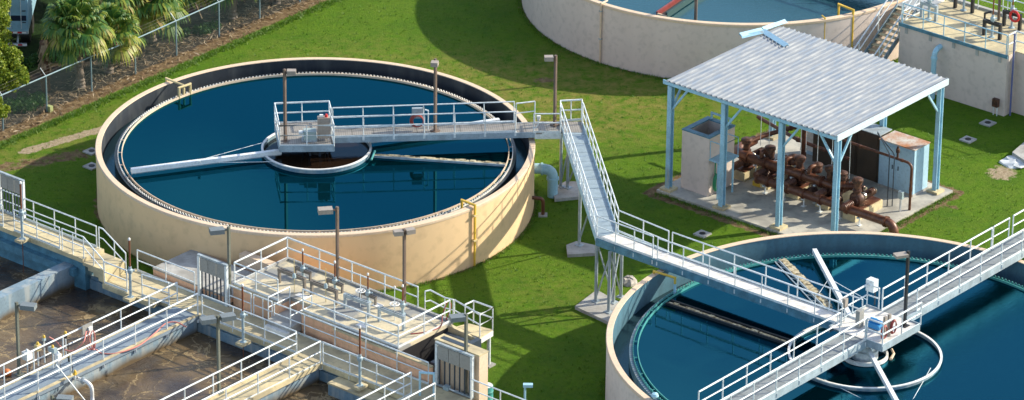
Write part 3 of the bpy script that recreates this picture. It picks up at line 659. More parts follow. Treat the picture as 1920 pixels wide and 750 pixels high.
# walkway onto the near tank
V0, V1 = UV(Vector((3.9, 180.1, 0))), None
def wv(u, v, zz=Z1): return P(u, v, zz)
un, vn = UV(Vector((3.67, 180.3, 0)))    # near rail starts
uf, vf = UV(Vector((4.59, 180.85, 0)))
ue, ve = UV(Vector((13.55, 172.0, 0)))
_, vfar = UV(Vector((10.78, 175.48, 0)))
vnear = (vn+ve)/2; 
sg2 = thing('tank_walkway', 'pale decked walkway crossing the rim of the near tank to its centre', 'footbridge', P(un, vnear, 2.9))
Q = [P(un, vnear), P(20.7, vnear), P(20.7, vfar), P(uf, vfar)]
MB().prism([Vector((3.67, 180.3, 0)), P(un+.6, vnear), P(20.7, vnear), P(20.7, vfar), P(uf, vfar), Vector((4.59, 180.85, 0))], Z1-.05, Z1).build('deck', GRATEL, sg2, smooth=False)
MB().beam(P(un, vnear, Z1-.17), P(20.7, vnear, Z1-.17), .08, .34).build('side_beam', DBLUE, sg2)
MB().box(un+1, 20.6, vnear+.06, vfar-.06, Z1-.33, Z1-.06).build('painted_soffit_shade', BLACK, sg2, smooth=False)  # underside shade painted black so the walkway mirrors dark
MB().beam(P(uf, vfar, Z1-.17), P(20.7, vfar, Z1-.17), .08, .34).build('side_beam', GALV, sg2)
rails('near handrail of the pale walkway onto the near tank, first part from the corner', [Vector((3.67, 180.28, z)), P(un+3.1, vnear, z)], step=1.2, drop=.22)
rails('near handrail of the pale walkway onto the near tank, long part over the water', [P(un+3.35, vnear, z), P(20.2, vnear, z)], step=1.45, drop=.22)
rails('far handrail of the pale walkway, short part ending above the lawn', [Vector((4.59, 180.9, z)), P(uf+2.9, vfar, z)], step=1.3, drop=.1)
rails('far handrail of the pale walkway, long part reaching the central platform', [P(uf+3.1, vfar, z), P(20.6, vfar, z)], step=1.6, drop=.1)
# diagonal bridge
br2 = thing('diagonal_bridge', 'long grey bridge crossing the near tank diagonally with a square platform at its middle', 'footbridge', P(21.2, 13, 2.9))
MB().box(20.66, 21.74, -6, 34, Z1-.055, Z1-.003).build('deck', GRT2, br2, smooth=False)
for u_ in (20.64, 21.76): MB().beam(P(u_, -6, Z1-.15), P(u_, 34, Z1-.15), .07, .34).build('side_beam', GIRD, br2)
MB().box(20.72, 21.68, -6, 34, Z1-.3, Z1-.06).build('painted_soffit_shade', BLACK, br2, smooth=False)  # added black underside, deepens the bridge's dark band in the water
MB().prism([P(19.9, 12.3), P(22.6, 12.3), P(22.6, 14.95), P(19.9, 14.95)], Z1+.002, Z1+.03).build('platform', GRATEL, br2, smooth=False)
b = MB()
for (a0_, a1_) in (((19.9, 12.3), (19.9, 14.95)), ((19.9, 14.95), (20.6, 14.95)), ((21.8, 14.95), (22.6, 14.95)), ((22.6, 14.95), (22.6, 12.3)), ((22.6, 12.3), (21.8, 12.3))):
    b.beam(P(*a0_, Z1-.08), P(*a1_, Z1-.08), .05, .32)
b.build('platform_frame', GIRD, br2)
MB().lathe(W2, [(.3, 2.6), (.3, Z1-.06), (.7, Z1-.06)], 20).build('centre_pier', GALVD, br2)
z = Z1
rails('near handrail of the diagonal bridge, lower left part', [P(21.76, -6, z), P(21.76, 12.25, z)], step=1.5, r=.038, drop=.2)
rails('far handrail of the diagonal bridge, lower left part ending at the white skimmer', [P(20.64, 2.5, z), P(20.64, 12.0, z)], step=1.5, r=.038, drop=.2)
rails('near handrail of the diagonal bridge, upper right part', [P(21.76, 15.9, z), P(21.76, 33, z)], step=1.5, r=.038, drop=.2)
rails('far handrail of the diagonal bridge, upper right part over the water', [P(20.64, 15.0, z), P(20.64, 23.0, z)], step=1.55, r=.038, drop=.1)
rails('short handrail loop on the far side of the diagonal bridge above the rim', [P(20.64, 23.1, z), P(20.64, 24.3, z)], step=.9, r=.034, toe=False)
rails('far handrail of the diagonal bridge at the right edge of the picture', [P(20.64, 24.6, z), P(20.64, 33, z)], step=1.5, r=.038)
rails('corner handrail on the near side of the central platform', [P(21.8, 12.3, z), P(22.6, 12.3, z), P(22.6, 15.0, z)], step=1.2, r=.036)
rails('corner handrail on the far side of the central platform by the grey box', [P(19.9, 12.9, z), P(19.9, 14.95, z), P(20.5, 14.95, z)], step=1.1, r=.034)
# ------------------------------------------------------------------ pump shed
ZS = .13
o = MB().prism([P(1.75, 23.92), P(12.0, 23.92), P(12.0, 32.8), P(1.75, 32.8)], -.05, ZS).build('shed_slab', SLAB, smooth=False)
tag(o, 'stained concrete slab under the blue pump shed', 'concrete slab')
sh = thing('pump_shed', 'open pump shed with pale blue steel posts and weathered corrugated metal roof', 'open shed', P(6.9, 28, ZS))
def hpost(u, v, z1, name='post'):
    c = P(u, v); b = MB(); h = .11; t_ = .02
    zm = (ZS+z1)/2; hz_ = Vector((0, 0, (z1-ZS)/2))
    b.obox(c+Vector((0, 0, zm)), E1*t_, E2*h, hz_)
    b.obox(c+E2*h+Vector((0, 0, zm)), E1*h, E2*t_, hz_); b.obox(c-E2*h+Vector((0, 0, zm)), E1*h, E2*t_, hz_)
    pl = MB().obox(c+Vector((0, 0, ZS+.06)), E1*.3, E2*.3, Vector((0, 0, .055)))
    po = b.build(name, BLUEST, sh, smooth=False); k = pl.build('plinth', CONC, po, smooth=False)
ZR = 5.32
for u_ in (2.15, 5.2, 8.42, 11.48):
    for v_ in (24.3, 32.15): hpost(u_, v_, ZR-.02)
for v_ in (24.3, 32.15): MB().box(1.95, 11.58, v_-.1, v_+.1, ZR, ZR+.22).build('roof_beam', BLUEST, sh, smooth=False)
for u_ in (2.15, 5.2, 8.42, 11.48): MB().box(u_-.08, u_+.08, 24.4+.002, 32.04, ZR+.003, ZR+.2).build('cross_beam', BLUEST if u_ < 11 else SKIM, sh, smooth=False)
MB().box(11.60, 11.66, 24.0, 32.5, ZR+.06, ZR+.36).build('end_fascia', FASC, sh, smooth=False)
MB().box(1.9, 11.58, 24.0, 24.04, ZR+.1, ZR+.3).build('front_fascia', BLUEST, sh, smooth=False)
def brace(p, q): MB().beam(p, q, .09, .09).build('knee_brace', BLUEST, sh, smooth=False)
for u_, ds in ((2.15, (1,)), (5.2, (1,)), (8.42, (1, -1)[:1]), (11.48, (-1,))):
    for d in ds: brace(P(u_+d*.1, 24.3, ZR-1.15), P(u_+d*.95, 24.3, ZR))
for u_ in (2.15, 11.48):
    brace(P(u_, 24.45, ZR-1.15), P(u_, 25.3, ZR)); brace(P(u_, 32.0, ZR-1.15), P(u_, 31.1, ZR))
def corr():
    prof = []; u_ = 2.08; sp = .297
    while u_ < 11.55:
        prof += [(u_, 0), (u_+.19, 0), (u_+.22, .06), (u_+.26, .06)]; u_ += sp
    prof = [p for p in prof if p[0] < 11.62]; b = MB(); zb = ZR+.30
    for k in range(len(prof)-1):
        (a, za), (c, zc_) = prof[k], prof[k+1]
        y0, y1 = 23.95, 32.52+.04*((k//4) % 3)
        b.face([P(a, y0, zb+za), P(c, y0, zb+zc_), P(c, y1, zb+zc_), P(a, y1, zb+za)])
    b.face([P(2.08, 23.95, zb-.012), P(2.08, 32.5, zb-.012), P(11.6, 32.5, zb-.012), P(11.6, 23.95, zb-.012)])
    return b.build('corrugated_roof', ROOF, sh, smooth=False)
corr()
zb = ZR+.4
MB().face([at(1388, 66, zb), at(1432, 56, zb+.12), at(1434, 62, zb+.02), at(1392, 72, zb-.02)]).face([at(1388, 66, zb), at(1392, 72, zb-.02), at(1434, 62, zb-.02), at(1432, 56, zb+.1)]).build('bent_flashing', BLUEST, sh, smooth=False)
def strip(a, b_, w_, up_, m):
    d = (b_-a).normalized(); n_ = Vector((-d.y, d.x, 0)); k = MB()
    k.obox((a+b_)/2+Vector((0, 0, up_)), (b_-a)/2, n_*w_*.5+Vector((0, 0, .05)), Vector((0, 0, .008)))
    k.obox((a+b_)/2+n_*w_*.55+Vector((0, 0, up_*.5)), (b_-a)/2, n_*.008, Vector((0, 0, up_*.5)))
    return k.build('bent_flashing', FLASH, sh, smooth=False)
strip(at(1389, 68, zb-.03), at(1430, 58, zb-.03), .26, .07, BLUEST)
strip(at(1431, 57, zb-.03), at(1474, 42, zb-.03), .2, .08, BLUEST)
strip(at(1430, 60, zb-.03), at(1474, 88, zb-.03), .24, .08, DBLUE if False else BLUEST)

# tall block enclosure at the left end of the shed
en = thing('wet_well_box', 'tall pinkish block enclosure with open blue top inside the left end of the shed', 'enclosure', P(3, 26, ZS))
b = MB(); u0, u1, v0, v1, zt = 2.42, 3.98, 24.85, 26.75, 3.0
b.box(u0, u1, v0, v0+.15, ZS, zt).box(u0, u1, v1-.15, v1, ZS, zt).box(u0, u0+.15, v0+.15, v1-.15, ZS, zt).box(u1-.15, u1, v0+.15, v1-.15, ZS, zt)
b.build('wall', PINKW, en, smooth=False)
MB().box(u0+.15, u1-.15, v0+.15, v1-.15, 1.9, 2.0).build('inner_floor', BLACK, en, smooth=False)
b = MB(); t_ = .24
b.box(u0-.02, u1+.02, v0-.02, v0+t_, zt+.002, zt+.06).box(u0-.02, u1+.02, v1-t_, v1+.02, zt+.002, zt+.06).box(u0-.02, u0+t_, v0+t_, v1-t_, zt+.002, zt+.06).box(u1-t_, u1+.02, v0+t_, v1-t_, zt+.002, zt+.06)
b.build('hatch_frame', DBLUE, en, smooth=False)
MB().path([P(u0+.3, v1-.1, zt+.06), P(u0+.3, v1-.1, zt+.35), P(u1-.2, v1-.1, zt+.35), P(u1-.2, v1-.1, zt+.06)], .05, 6).build('hoist_bar', BLUEST, en)
lp = thing('access_landing', 'small blue access landing with rail and hose on the side of the block enclosure', 'landing', P(4.4, 25.4, 1.9))
MB().box(3.99, 4.75, 24.85, 26.1, 1.93, 2.0).build('floor', BLUEST, lp, smooth=False)
b = MB()
for q in ((4.03, 24.88), (4.72, 24.88), (4.72, 26.05), (4.03, 26.05)): MB().tube(P(*q, 2.0), P(*q, 2.9), .02, 6).build('post', BLUEST, lp)
MB().path([P(4.03, 24.88, 2.9), P(4.72, 24.88, 2.9), P(4.72, 26.05, 2.9), P(4.03, 26.05, 2.9)], .022, 6).build('top_rail', BLUEST, lp)
for q in ((4.5, 24.9), (4.5, 26.0)): MB().tube(P(*q, ZS), P(*q, 1.95), .05, 8).build('leg', BLUEST, lp)
MB().path([P(4.1, 25.2, 1.9), P(4.06, 25.25, 1.2), P(4.1, 25.3, .9)], .035, 6).build('hose_drop', HOSEG, lp)
b = MB()
for k in range(5): 
    c = P(4.12+.02*k, 25.25+.015*k, .75); b.path([c+E2*(.2*math.cos(a))+Vector((0, 0, .42*math.sin(a))) for a in np.linspace(0, 6.1, 16)], .03, 6)
tag(b.build('coiled_hose', HOSEG), 'green hose coiled on the side of the block enclosure', 'hose')
tag(MB().box(4.75, 5.15, 27.2, 27.45, ZS, ZS+.22).build('yellow_block', YELL), 'yellow block on the slab beside the brown elbow', 'block')

# headers and pipes
def bigpipe(label, pts, r, fl, m=RUST, name='header_pipe', supports=()):
    t = thing(name, label, 'pipe', (pts[0].x, pts[0].y, ZS))
    MB().path(pts, r, 20).build('pipe', m, t)
    for (p, d) in fl:
        MB().lathe(p, [(r, -.05), (r*1.28, -.05), (r*1.28, -.008), (r*1.2, 0), (r*1.28, .008), (r*1.28, .05), (r, .05)], 20, d).build('flange', m, t)
    for s_ in supports:
        q = MB().tube(Vector((s_.x, s_.y, ZS)), Vector((s_.x, s_.y, s_.z-r)), .035, 8)
        q.obox(Vector((s_.x, s_.y, s_.z-r-.02)), E1*.06, E2*.16, Vector((0, 0, .03))).obox(Vector((s_.x, s_.y, ZS+.015)), E1*.1, E2*.1, Vector((0, 0, .012)))
        q.build('support', GALV, t)
    return t
def arc(c, a, b_, n=7):      # quarter bend from a to b around the corner point c
    return [a*(1-k/n)**2+c*(2*(k/n)*(1-k/n))+b_*(k/n)**2 for k in range(n+1)]
za, va = 1.3, 27.5
bend = arc(P(3.3, va, za), P(3.3, va+.9, za), P(4.0, va, za))
bigpipe('upper large brown header pipe with flanges running through the shed', [P(3.3, 29.2, za)]+bend+[P(8.6, va, za), P(8.95, va, za), P(9.4, va, za)][:0]+[P(8.5, va, za)], .22,
        [(P(u_, va, za), E1) for u_ in (4.25, 5.25, 6.3, 7.35, 8.4)]+[(P(3.3, 28.5, za), E2)], supports=[P(u_, va, za) for u_ in (4.7, 6.8, 8.1)])
MB_ = bigpipe('tapered brown pipe end with bellows joining the last pump', [P(8.5, va, za), P(8.95, va, za-.02), P(9.7, va+.5, za-.02), P(10.1, va+.75, za)], [.22, .15, .15, .15][0]*.72, [(P(9.2+.12*k, va+.17+.085*k, za-.02), (E1+E2*.7)) for k in range(6)])
zb2, vb = .75, 26.9
e = arc(P(12.95, vb, zb2), P(12.5, vb, zb2), P(12.95, vb, .05))
bigpipe('lower large brown header pipe with elbow going into the lawn', [P(5.2, vb, zb2)]+[P(12.4, vb, zb2)]+e+[P(12.95, vb, -.1)], .205,
        [(P(u_, vb, zb2), E1) for u_ in (5.3, 5.9, 7.0, 7.9, 8.85, 10.3, 12.45)], supports=[P(u_, vb, zb2) for u_ in (5.7, 6.75, 7.9, 8.8, 9.9, 11.0)])
vo, zo = 29.75, 2.42
t = bigpipe('thin brown overhead pipe crossing the shed and dropping at its right side', [P(1.9, vo+.2, zo+.02), P(11.3, vo, zo)]+arc(P(11.75, vo, zo), P(11.4, vo, zo), P(11.75, vo, zo-.3))+[P(11.75, vo-.02, .05)], .062,
        [(P(2.0, vo+.2, zo), E1), (P(5.3, vo+.1, zo), E1), (P(8.9, vo, zo), E1), (P(11.2, vo, zo), E1), (P(11.75, vo, 1.2), Vector((0, 0, 1))), (P(11.75, vo, 1.1), Vector((0, 0, 1)))])
MB().lathe(P(10.95, vo, zo), [(.05, 0), (.05, .3), (.09, .32), (.09, .5), (.05, .52), (.05, .62), (0, .62)], 10).build('air_valve', RUSTD, t)
bigpipe('medium brown pipe rising between the pumps and the dark cabinets', [P(2.2, 30.9, 1.6), P(5.2, 30.0, 1.6), P(8.2, 29.9, 1.55)], .085, [(P(2.4, 30.85, 1.6), E1), (P(5.2, 30.0, 1.6), E1), (P(4.0, 30.35, 1.6), E1)])
bigpipe('brown riser pipe hanging from the overhead line', [P(5.6, 29.9, 2.4), P(5.6, 29.9, .9), P(5.6, 29.4, .7)], .12, [(P(5.6, 29.9, 2.2), Vector((0, 0, 1))), (P(5.6, 29.9, 1.3), Vector((0, 0, 1)))])
bigpipe('brown cross pipe joining both headers at their left end', [P(4.6, 31.6, 1.75), P(3.6, 29.6, 1.5), P(3.4, 28.8, 1.4)], .11, [(P(4.6-.1*k, 31.6-.2*k, 1.75-.025*k), (E1+E2*2)) for k in range(7)])

# pump sets: prototype and copies
def make_pump(u, v, label, grp):
    t = thing('pump_set', label, 'pump', P(u, v, ZS), grp)
    MB().box(u-.35, u+.35, v-1.0, v+1.1, ZS, ZS+.42).build('plinth', CONC, t, smooth=False)
    MB().box(u-.3, u+.3, v-.9, v+1.0, ZS+.42, ZS+.48).build('base_frame', RUST, t, smooth=False)
    z = ZS+.85
    MB().lathe(P(u, v-.45, z), [(0, -.22), (.16, -.22), (.2, -.17), (.3, -.15), (.37, -.05), (.37, .1), (.28, .18), (.14, .25), (.14, .5), (0, .5)], 22, E2).build('volute', RUSTD, t)
    prof = [(0, .12), (.10, .12)]
    for k in range(9): prof += [(.19, .14+.07*k), (.19, .17+.07*k), (.165, .18+.07*k), (.165, .2+.07*k)]
    prof += [(.19, .8), (.15, .86), (0, .86)]
    MB().lathe(P(u, v, z), prof, 20, E2).build('motor', MOTOR, t)
    MB().lathe(P(u, v+.86, z), [(.16, .0), (.15, .05), (.09, .09), (0, .1)], 16, E2).build('motor_cap', CHROME, t)
    MB().lathe(P(u, v+.02, z), [(.15, -.02), (.17, 0), (.17, .09), (.13, .11)], 16, E2).build('coupling_guard', CHROME, t)
    MB().lathe(P(u, v-.45, z+.3), [(.15, 0), (.15, .12), (.22, .12), (.22, .2), (.15, .2), (.15, .5), (.22, .5), (.22, .57), (.26, .6), (.26, .72), (.2, .76), (0, .78)], 18).build('check_valve', RUSTD, t)
    b = MB()
    prof = []
    for k in range(6): prof += [(.13, .11*k), (.17, .03+.11*k), (.17, .06+.11*k), (.13, .09+.11*k)]
    b.lathe(P(u, v-.85, z-.05), [(0, 0)]+prof+[(0, .66)], 18, -E2).build('bellows', RUST, t)
    MB().box(u+.12, u+.28, v+.3, v+.5, z+.12, z+.26).build('terminal_box', RUSTD, t, smooth=False)
    return t
pumps = make_pump(10.35, 28.0, 'brown pump set with bright motor cap at the right end of the row', 'pump sets in the shed')
def dup(root, loc, label, rz=0):
    r = root.copy(); C.objects.link(r); r.location = loc; r.rotation_euler = (0, 0, rz); r['label'] = label
    for ch in list(root.children):
        c = ch.copy(); C.objects.link(c); c.parent = r
        for g in ch.children:
            d = g.copy(); C.objects.link(d); d.parent = c
    return r
for u_, lb in ((8.65, 'brown pump set second from the right end of the row, behind the front corner post'), (6.95, 'brown pump set in the middle of the row between two headers'), (5.25, 'brown pump set left in the row, partly behind the upper header'), (3.9, 'brown pump set nearest the tall block enclosure')):
    dup(pumps, P(u_, 28.25, ZS), lb)
# spools, valves and bellows that fill the space between the headers
def spool(u, lb):
    t = thing('valve_spool', lb, 'pipe', P(u, 27.4, ZS), 'valve spools between the headers')
    pts = [P(u+.35, 26.95, .8)]+arc(P(u+.35, 27.35, .8), P(u+.35, 27.15, .8), P(u+.3, 27.5, .95))+[P(u+.15, 27.85, .98)]
    MB().path(pts, .13, 12).build('pipe', RUST, t)
    prof = []
    for k in range(5): prof += [(.14, .1*k), (.21, .02+.1*k), (.21, .06+.1*k), (.14, .08+.1*k)]
    MB().lathe(P(u+.36, 27.0, .8), [(0, 0)]+prof+[(0, .5)], 16, E2).build('bellows', RUSTD, t)
    MB().path([P(u, 27.5, 1.35), P(u, 27.5, 1.62)]+arc(P(u, 27.5, 1.8), P(u, 27.5, 1.66), P(u+.05, 27.7, 1.8))+[P(u+.15, 28.1, 1.75)], .1, 12).build('riser', RUST, t)
    MB().lathe(P(u, 27.5, 1.45), [(.1, 0), (.19, 0), (.19, .06), (.1, .06)], 16).build('flange', RUSTD, t)
    MB().lathe(P(u+.08, 28.0, 1.4), [(.12, 0), (.22, .05), (.25, .2), (.2, .32), (.26, .34), (.26, .42), (.12, .5), (0, .52)], 16).build('valve_body', RUSTD, t)
    MB().lathe(P(u+.5, 28.75, .95), [(0, 0), (.15, 0), (.15, .3), (.08, .36), (0, .36)], 14, E1).build('actuator', MOTOR, t)
    MB().lathe(P(u+.86, 28.75, .95), [(.13, -.02), (.12, .04), (0, .06)], 14, E1).build('end_cap', CHROME, t)
    return t
sp0 = spool(5.0, 'brown valve spool and bellows between the headers, leftmost')
for u_, lb in ((6.35, 'brown valve spool and bellows between the headers, second from left'), (7.7, 'brown valve spool and bellows between the headers, third from left'), (9.1, 'brown valve spool and bellows at the right end of the headers')): dup(sp0, P(u_, 27.4, ZS), lb)
# electrical cabinets
cb = thing('electrical_cabinet', 'pale blue two door cabinet with rusty top at the right of the shed', 'cabinet', P(10, 31.6, ZS))
MB().box(9.05, 11.05, 30.95, 32.2, ZS, ZS+.1).build('plinth', CONCG, cb, smooth=False)
MB().box(9.08, 11.02, 31.0, 32.15, ZS+.1, 2.42).build('body', CABW, cb, smooth=False)
for a, c in ((9.14, 10.02), (10.08, 10.96)):
    d_ = MB().box(a, c, 30.975, 30.999, ZS+.2, 2.3).build('door', CABW, cb, smooth=False)
    MB().box(a+.7 if a < 10 else a+.08, a+.74 if a < 10 else a+.12, 30.94, 30.972, 1.2, 1.4).build('handle', DGREY, d_, smooth=False)
MB().box(9.05, 11.05, 30.96, 32.19, 2.423, 2.47).build('rusty_top', CABR, cb, smooth=False)
dc = thing('control_cabinet', 'row of dark brown steel control cabinets behind the pumps', 'cabinet', P(7, 31.6, ZS))
for a in (5.2, 6.45, 7.7):
    bd = MB().box(a, a+1.22, 31.2, 32.0, ZS, 2.5).build('body', DKSTEEL, dc, smooth=False)
    MB().box(a+.08, a+1.14, 31.17, 31.197, ZS+.12, 2.4).build('door', DKSTEEL, bd, smooth=False)
MB().box(7.75, 9.0, 31.1, 32.05, 2.52, 2.56).build('sun_shield', GALVD, dc, smooth=False)
pc = thing('small_panel_box', 'small pale blue panel box between the riser pipe and dark cabinets', 'cabinet', P(4.7, 32, ZS))
MB().box(4.3, 4.95, 31.7, 32.1, ZS, 1.7).build('body', CABW, pc, smooth=False)
MB().box(4.36, 4.89, 31.67, 31.697, ZS+.2, 1.6).build('door', WHITE, pc, smooth=False)
ins = thing('instrument_stand', 'small white instrument stand on the slab beside the brown drop pipe', 'instrument', P(11.45, 29.4, ZS))
MB().tube(P(11.5, 29.35, ZS), P(11.5, 29.35, .95), .05, 8).build('stand', WHITE, ins)
MB().box(11.38, 11.62, 29.28, 29.44, .75, 1.1).build('head', PEDE, ins, smooth=False)
cd_ = thing('conduit_pair', 'two thin black conduits rising beside the pale blue cabinet', 'conduit', P(10.9, 29.9, ZS))
for q, dz in ((0, 0), (.16, -.06)):
    MB().path([P(10.75+q, 29.4+q, ZS)]+arc(P(10.75+q, 29.4+q, 2.75+dz), P(10.75+q, 29.4+q, 2.5+dz), P(10.5+q, 29.6+q, 2.75+dz))+[P(9.0, 30.9, 2.8+dz)], .028, 6).build('conduit', DGREY, cd_)
for k, (u_, v_) in enumerate(((5.1, 27.9), (6.6, 28.3), (7.55, 28.3), (8.15, 28.6), (9.35, 28.3), (4.1, 28.6), (6.1, 29.4))):
    o = MB().tube(P(u_, v_, 1.45), P(u_, v_, ZR+.2), .016, 6).build('hanger_rod', GALV)
    tag(o, 'thin steel hanger rod between shed roof and brown pipes', 'rod', 'hanger rods of the shed')

# ------------------------------------------------------------------ concrete box with deck, stair and far bridge
ZB = 3.1
bx = thing('concrete_box_tank', 'pinkish concrete box tank with a flat deck at the upper right', 'box tank', P(6, 46, 0))
MB().prism([P(2.6, 41.6), P(8.8, 41.6), P(8.8, 45.78), P(2.6, 45.78)], -.1, ZB-.02).build('wall', PINKW, bx, smooth=False)
MB().prism([P(2.62, 41.62), P(8.78, 41.62), P(8.78, 45.76), P(2.62, 45.76)], ZB-.018, ZB+.03).build('deck', CONC, bx, smooth=False)
MB().prism([P(8.802, 42.3), P(14, 42.3), P(14, 45.78), P(8.802, 45.78)], -.1, ZB-.02).build('wall', PINKW, bx, smooth=False)
MB().prism([P(8.802, 42.32), P(13.9, 42.32), P(13.9, 45.76), P(8.802, 45.76)], ZB-.018, ZB+.03).build('deck', CONC, bx, smooth=False)
MB().box(2.56, 8.84, 41.54, 41.6, ZB-.12, ZB+.05).build('edge_angle', DBLUE, bx, smooth=False)
for u_ in (3.0, 4.4, 5.75, 7.1, 8.4): MB().box(u_-.08, u_+.08, 41.56, 41.598, ZB-.42, ZB-.13).build('rail_bracket', CONCG, bx, smooth=False)
rails('front handrail of the box tank deck at the upper right', [P(2.7, 41.65, ZB), P(8.7, 41.65, ZB)], step=1.3, m=BLUEP, toe=False)
rails('side handrail of the box tank deck at the right picture edge', [P(8.75, 41.7, ZB), P(8.75, 42.35, ZB), P(13.8, 42.35, ZB)], step=1.4, toe=False)
rails('rear handrail of the box tank deck in front of the far lawn', [P(3.0, 45.5, ZB), P(8.7, 45.5, ZB)], step=1.6, toe=False)
tag(MB().box(2.8, 8.7, 45.55, 45.75, ZB+.03, ZB+.14).build('deck_curb', CONCG, smooth=False), 'low concrete curb along the rear of the box tank deck', 'curb')
dp = thing('drop_pipe', 'pale blue elbow pipe coming out of the box tank wall', 'pipe', P(4.85, 41.2, 0))
MB().path(arc(P(5.0, 41.1, 2.55), P(5.0, 41.6, 2.55), P(5.0, 41.1, 2.15))+[P(5.0, 41.1, -.05)], .13, 14).build('pipe', BLUEP, dp)
MB().lathe(P(5.0, 41.1, 2.1), [(.13, -.06), (.16, -.06), (.16, .06), (.13, .06)], 14).build('collar', BLUEP, dp)
tag(MB().tube(P(8.95, 41.9, 0), P(8.95, 41.9, ZB+1.1), .045, 8).build('vent_pipe', mat('violet_blue_pipe', (.12, .14, .32), .4)), 'thin dark violet pipe on the corner of the box tank', 'pipe')
jb = thing('junction_box', 'small brown junction box at the lower corner of the box tank', 'junction box', P(8.4, 41.4, 0))
MB().box(8.25, 8.55, 41.35, 41.55, .45, .85).build('body', RUSTD, jb, smooth=False)
MB().tube(P(8.3, 41.45, 0), P(8.3, 41.45, .5), .03, 6).build('leg', GALV, jb); MB().tube(P(8.5, 41.45, 0), P(8.5, 41.45, .5), .03, 6).build('leg', GALV, jb)
def yoke(u0, u1, v, z, h, label, grp, m=GALVD, r=.07, axis=0):
    t = thing('slide_gate_frame', label, 'gate frame', P((u0+u1)/2, v, z), grp)
    for u_ in (u0, u1): MB().box(u_-r, u_+r, v-r, v+r, z, z+h-.0).build('upright', m, t, smooth=False)
    b = MB()
    for s_ in (-1, 1): b.box(u0-r*.9, u1+r*.9, v+s_*r-.02, v+s_*r+.02, z+h-.16, z+h-.005)
    for s_, v_ in ((0, v-r), (0, v+r)): pass
    MB().box(u0-r*.9, u1+r*.9, v+r-.02, v+r+.02, z+h-.14, z+h+.005).build('channel', m, t, smooth=False)
    MB().box(u0-r*.9, u1+r*.9, v-r-.02, v-r+.02, z+h-.14, z+h+.005).build('channel', m, t, smooth=False)
    return t
def actuator(p, z, hs, label, grp, base=.75, wheel=False, stem=STEM, rs=.035, cap=True):
    t = thing('valve_actuator', label, 'valve stem', (p.x, p.y, z), grp)
    c = Vector((p.x, p.y, z))
    if wheel:
        MB().tube(c, c+Vector((0, 0, hs)), .02, 6).build('stem', GALV, t)
        MB().lathe(c+Vector((0, 0, base)), [(.0, .0), (.05, .0), (.05, .08), (0, .08)], 10).build('hub', WHITE, t)
        b = MB().path([c+Vector((.2*math.cos(a), .2*math.sin(a), base+.05)) for a in np.linspace(0, 2*math.pi, 21)[:-1]], .022, 6, True)
        for k in range(3): b.tube(c+Vector((.2*math.cos(k*1.05), .2*math.sin(k*1.05), base+.05)), c-Vector((.2*math.cos(k*1.05), .2*math.sin(k*1.05), -base-.05)), .015, 5)
        b.build('hand_wheel', WHITE, t)
    else:
        if base > .4:
            MB().lathe(c, [(0, 0), (.15, 0), (.15, .03), (.075, .05), (.06, .1), (.06, base-.12), (.1, base-.1)], 14).build('pedestal', PEDE, t)
        MB().lathe(c+Vector((0, 0, base-.1)), [(.0, 0), (.1, 0), (.12, .05), (.12, .16), (.07, .2), (.07, .3), (.0, .3)], 14).build('gear_case', PEDE, t)
        MB().tube(c+Vector((.0, 0, base)), c+Vector((.2, .05, base)), .05, 8).build('crank_boss', PEDE, t)
        MB().tube(c+Vector((0, 0, base+.15)), c+Vector((0, 0, hs)), rs, 10).build('stem_cover', stem, t)
    if cap: MB().lathe(c+Vector((0, 0, hs)), [(rs+.012, -.05), (rs+.012, .03), (rs*.6, .06), (0, .06)], 10).build('cap', WHITE, t)
    return t
for k, (u_, v_, du, s_) in enumerate(((3.35, 42.9, .42, 1.7), (4.0, 44.9, .5, 1.1), (6.95, 43.0, .45, 2.0), (7.0, 44.6, .45, 2.2))):
    where = ('nearest the stair top', 'behind the one nearest the stair', 'close to the front rail at the right', 'with a red ring, at the back right')[k]
    yoke(u_-du, u_+du, v_, ZB+.03, .8, 'dark gate frame on the box tank deck '+where, 'gate frames on the box tank', BLACK if k else GALVD)
    actuator(P(u_, v_), ZB+.03, s_, 'rusty valve stem on the box tank deck '+where, 'valve stems on the box tank', base=.95)
tag(MB().path([P(7.25, 44.4, ZB+.75)+E1*(.25*math.cos(a))+Vector((0, 0, .25*math.sin(a))) for a in np.linspace(0, 6.28, 17)[:-1]], .06, 8, True).build('life_ring', RED), 'red ring hanging at the back of the box tank deck', 'life ring')
tag(MB().tube(P(6.0, 44.95, ZB), P(6.0, 44.95, ZB+3), .07, 8).build('lamp_pole', BROWN), 'dark pole at the rear of the box tank deck', 'pole')
pb_ = thing('panel_box', 'pale blue panel box on two thin legs at the rear of the box tank deck', 'panel box', P(6.4, 45.3, ZB))
MB().box(6.1, 6.6, 45.2, 45.4, ZB+1.05, ZB+1.7).build('body', CABW, pb_, smooth=False)
for u_ in (6.25, 6.45): MB().tube(P(u_, 45.3, ZB), P(u_, 45.3, ZB+1.1), .025, 6).build('leg', GALV, pb_)
# pipe stub at back of deck
tag(MB().path([P(5.5, 44.5, ZB), P(5.5, 44.5, ZB+.4), P(5.75, 44.7, ZB+.5)], .05, 8).build('vent_stub', BLACK), 'black bent vent stub on the box tank deck', 'vent pipe')
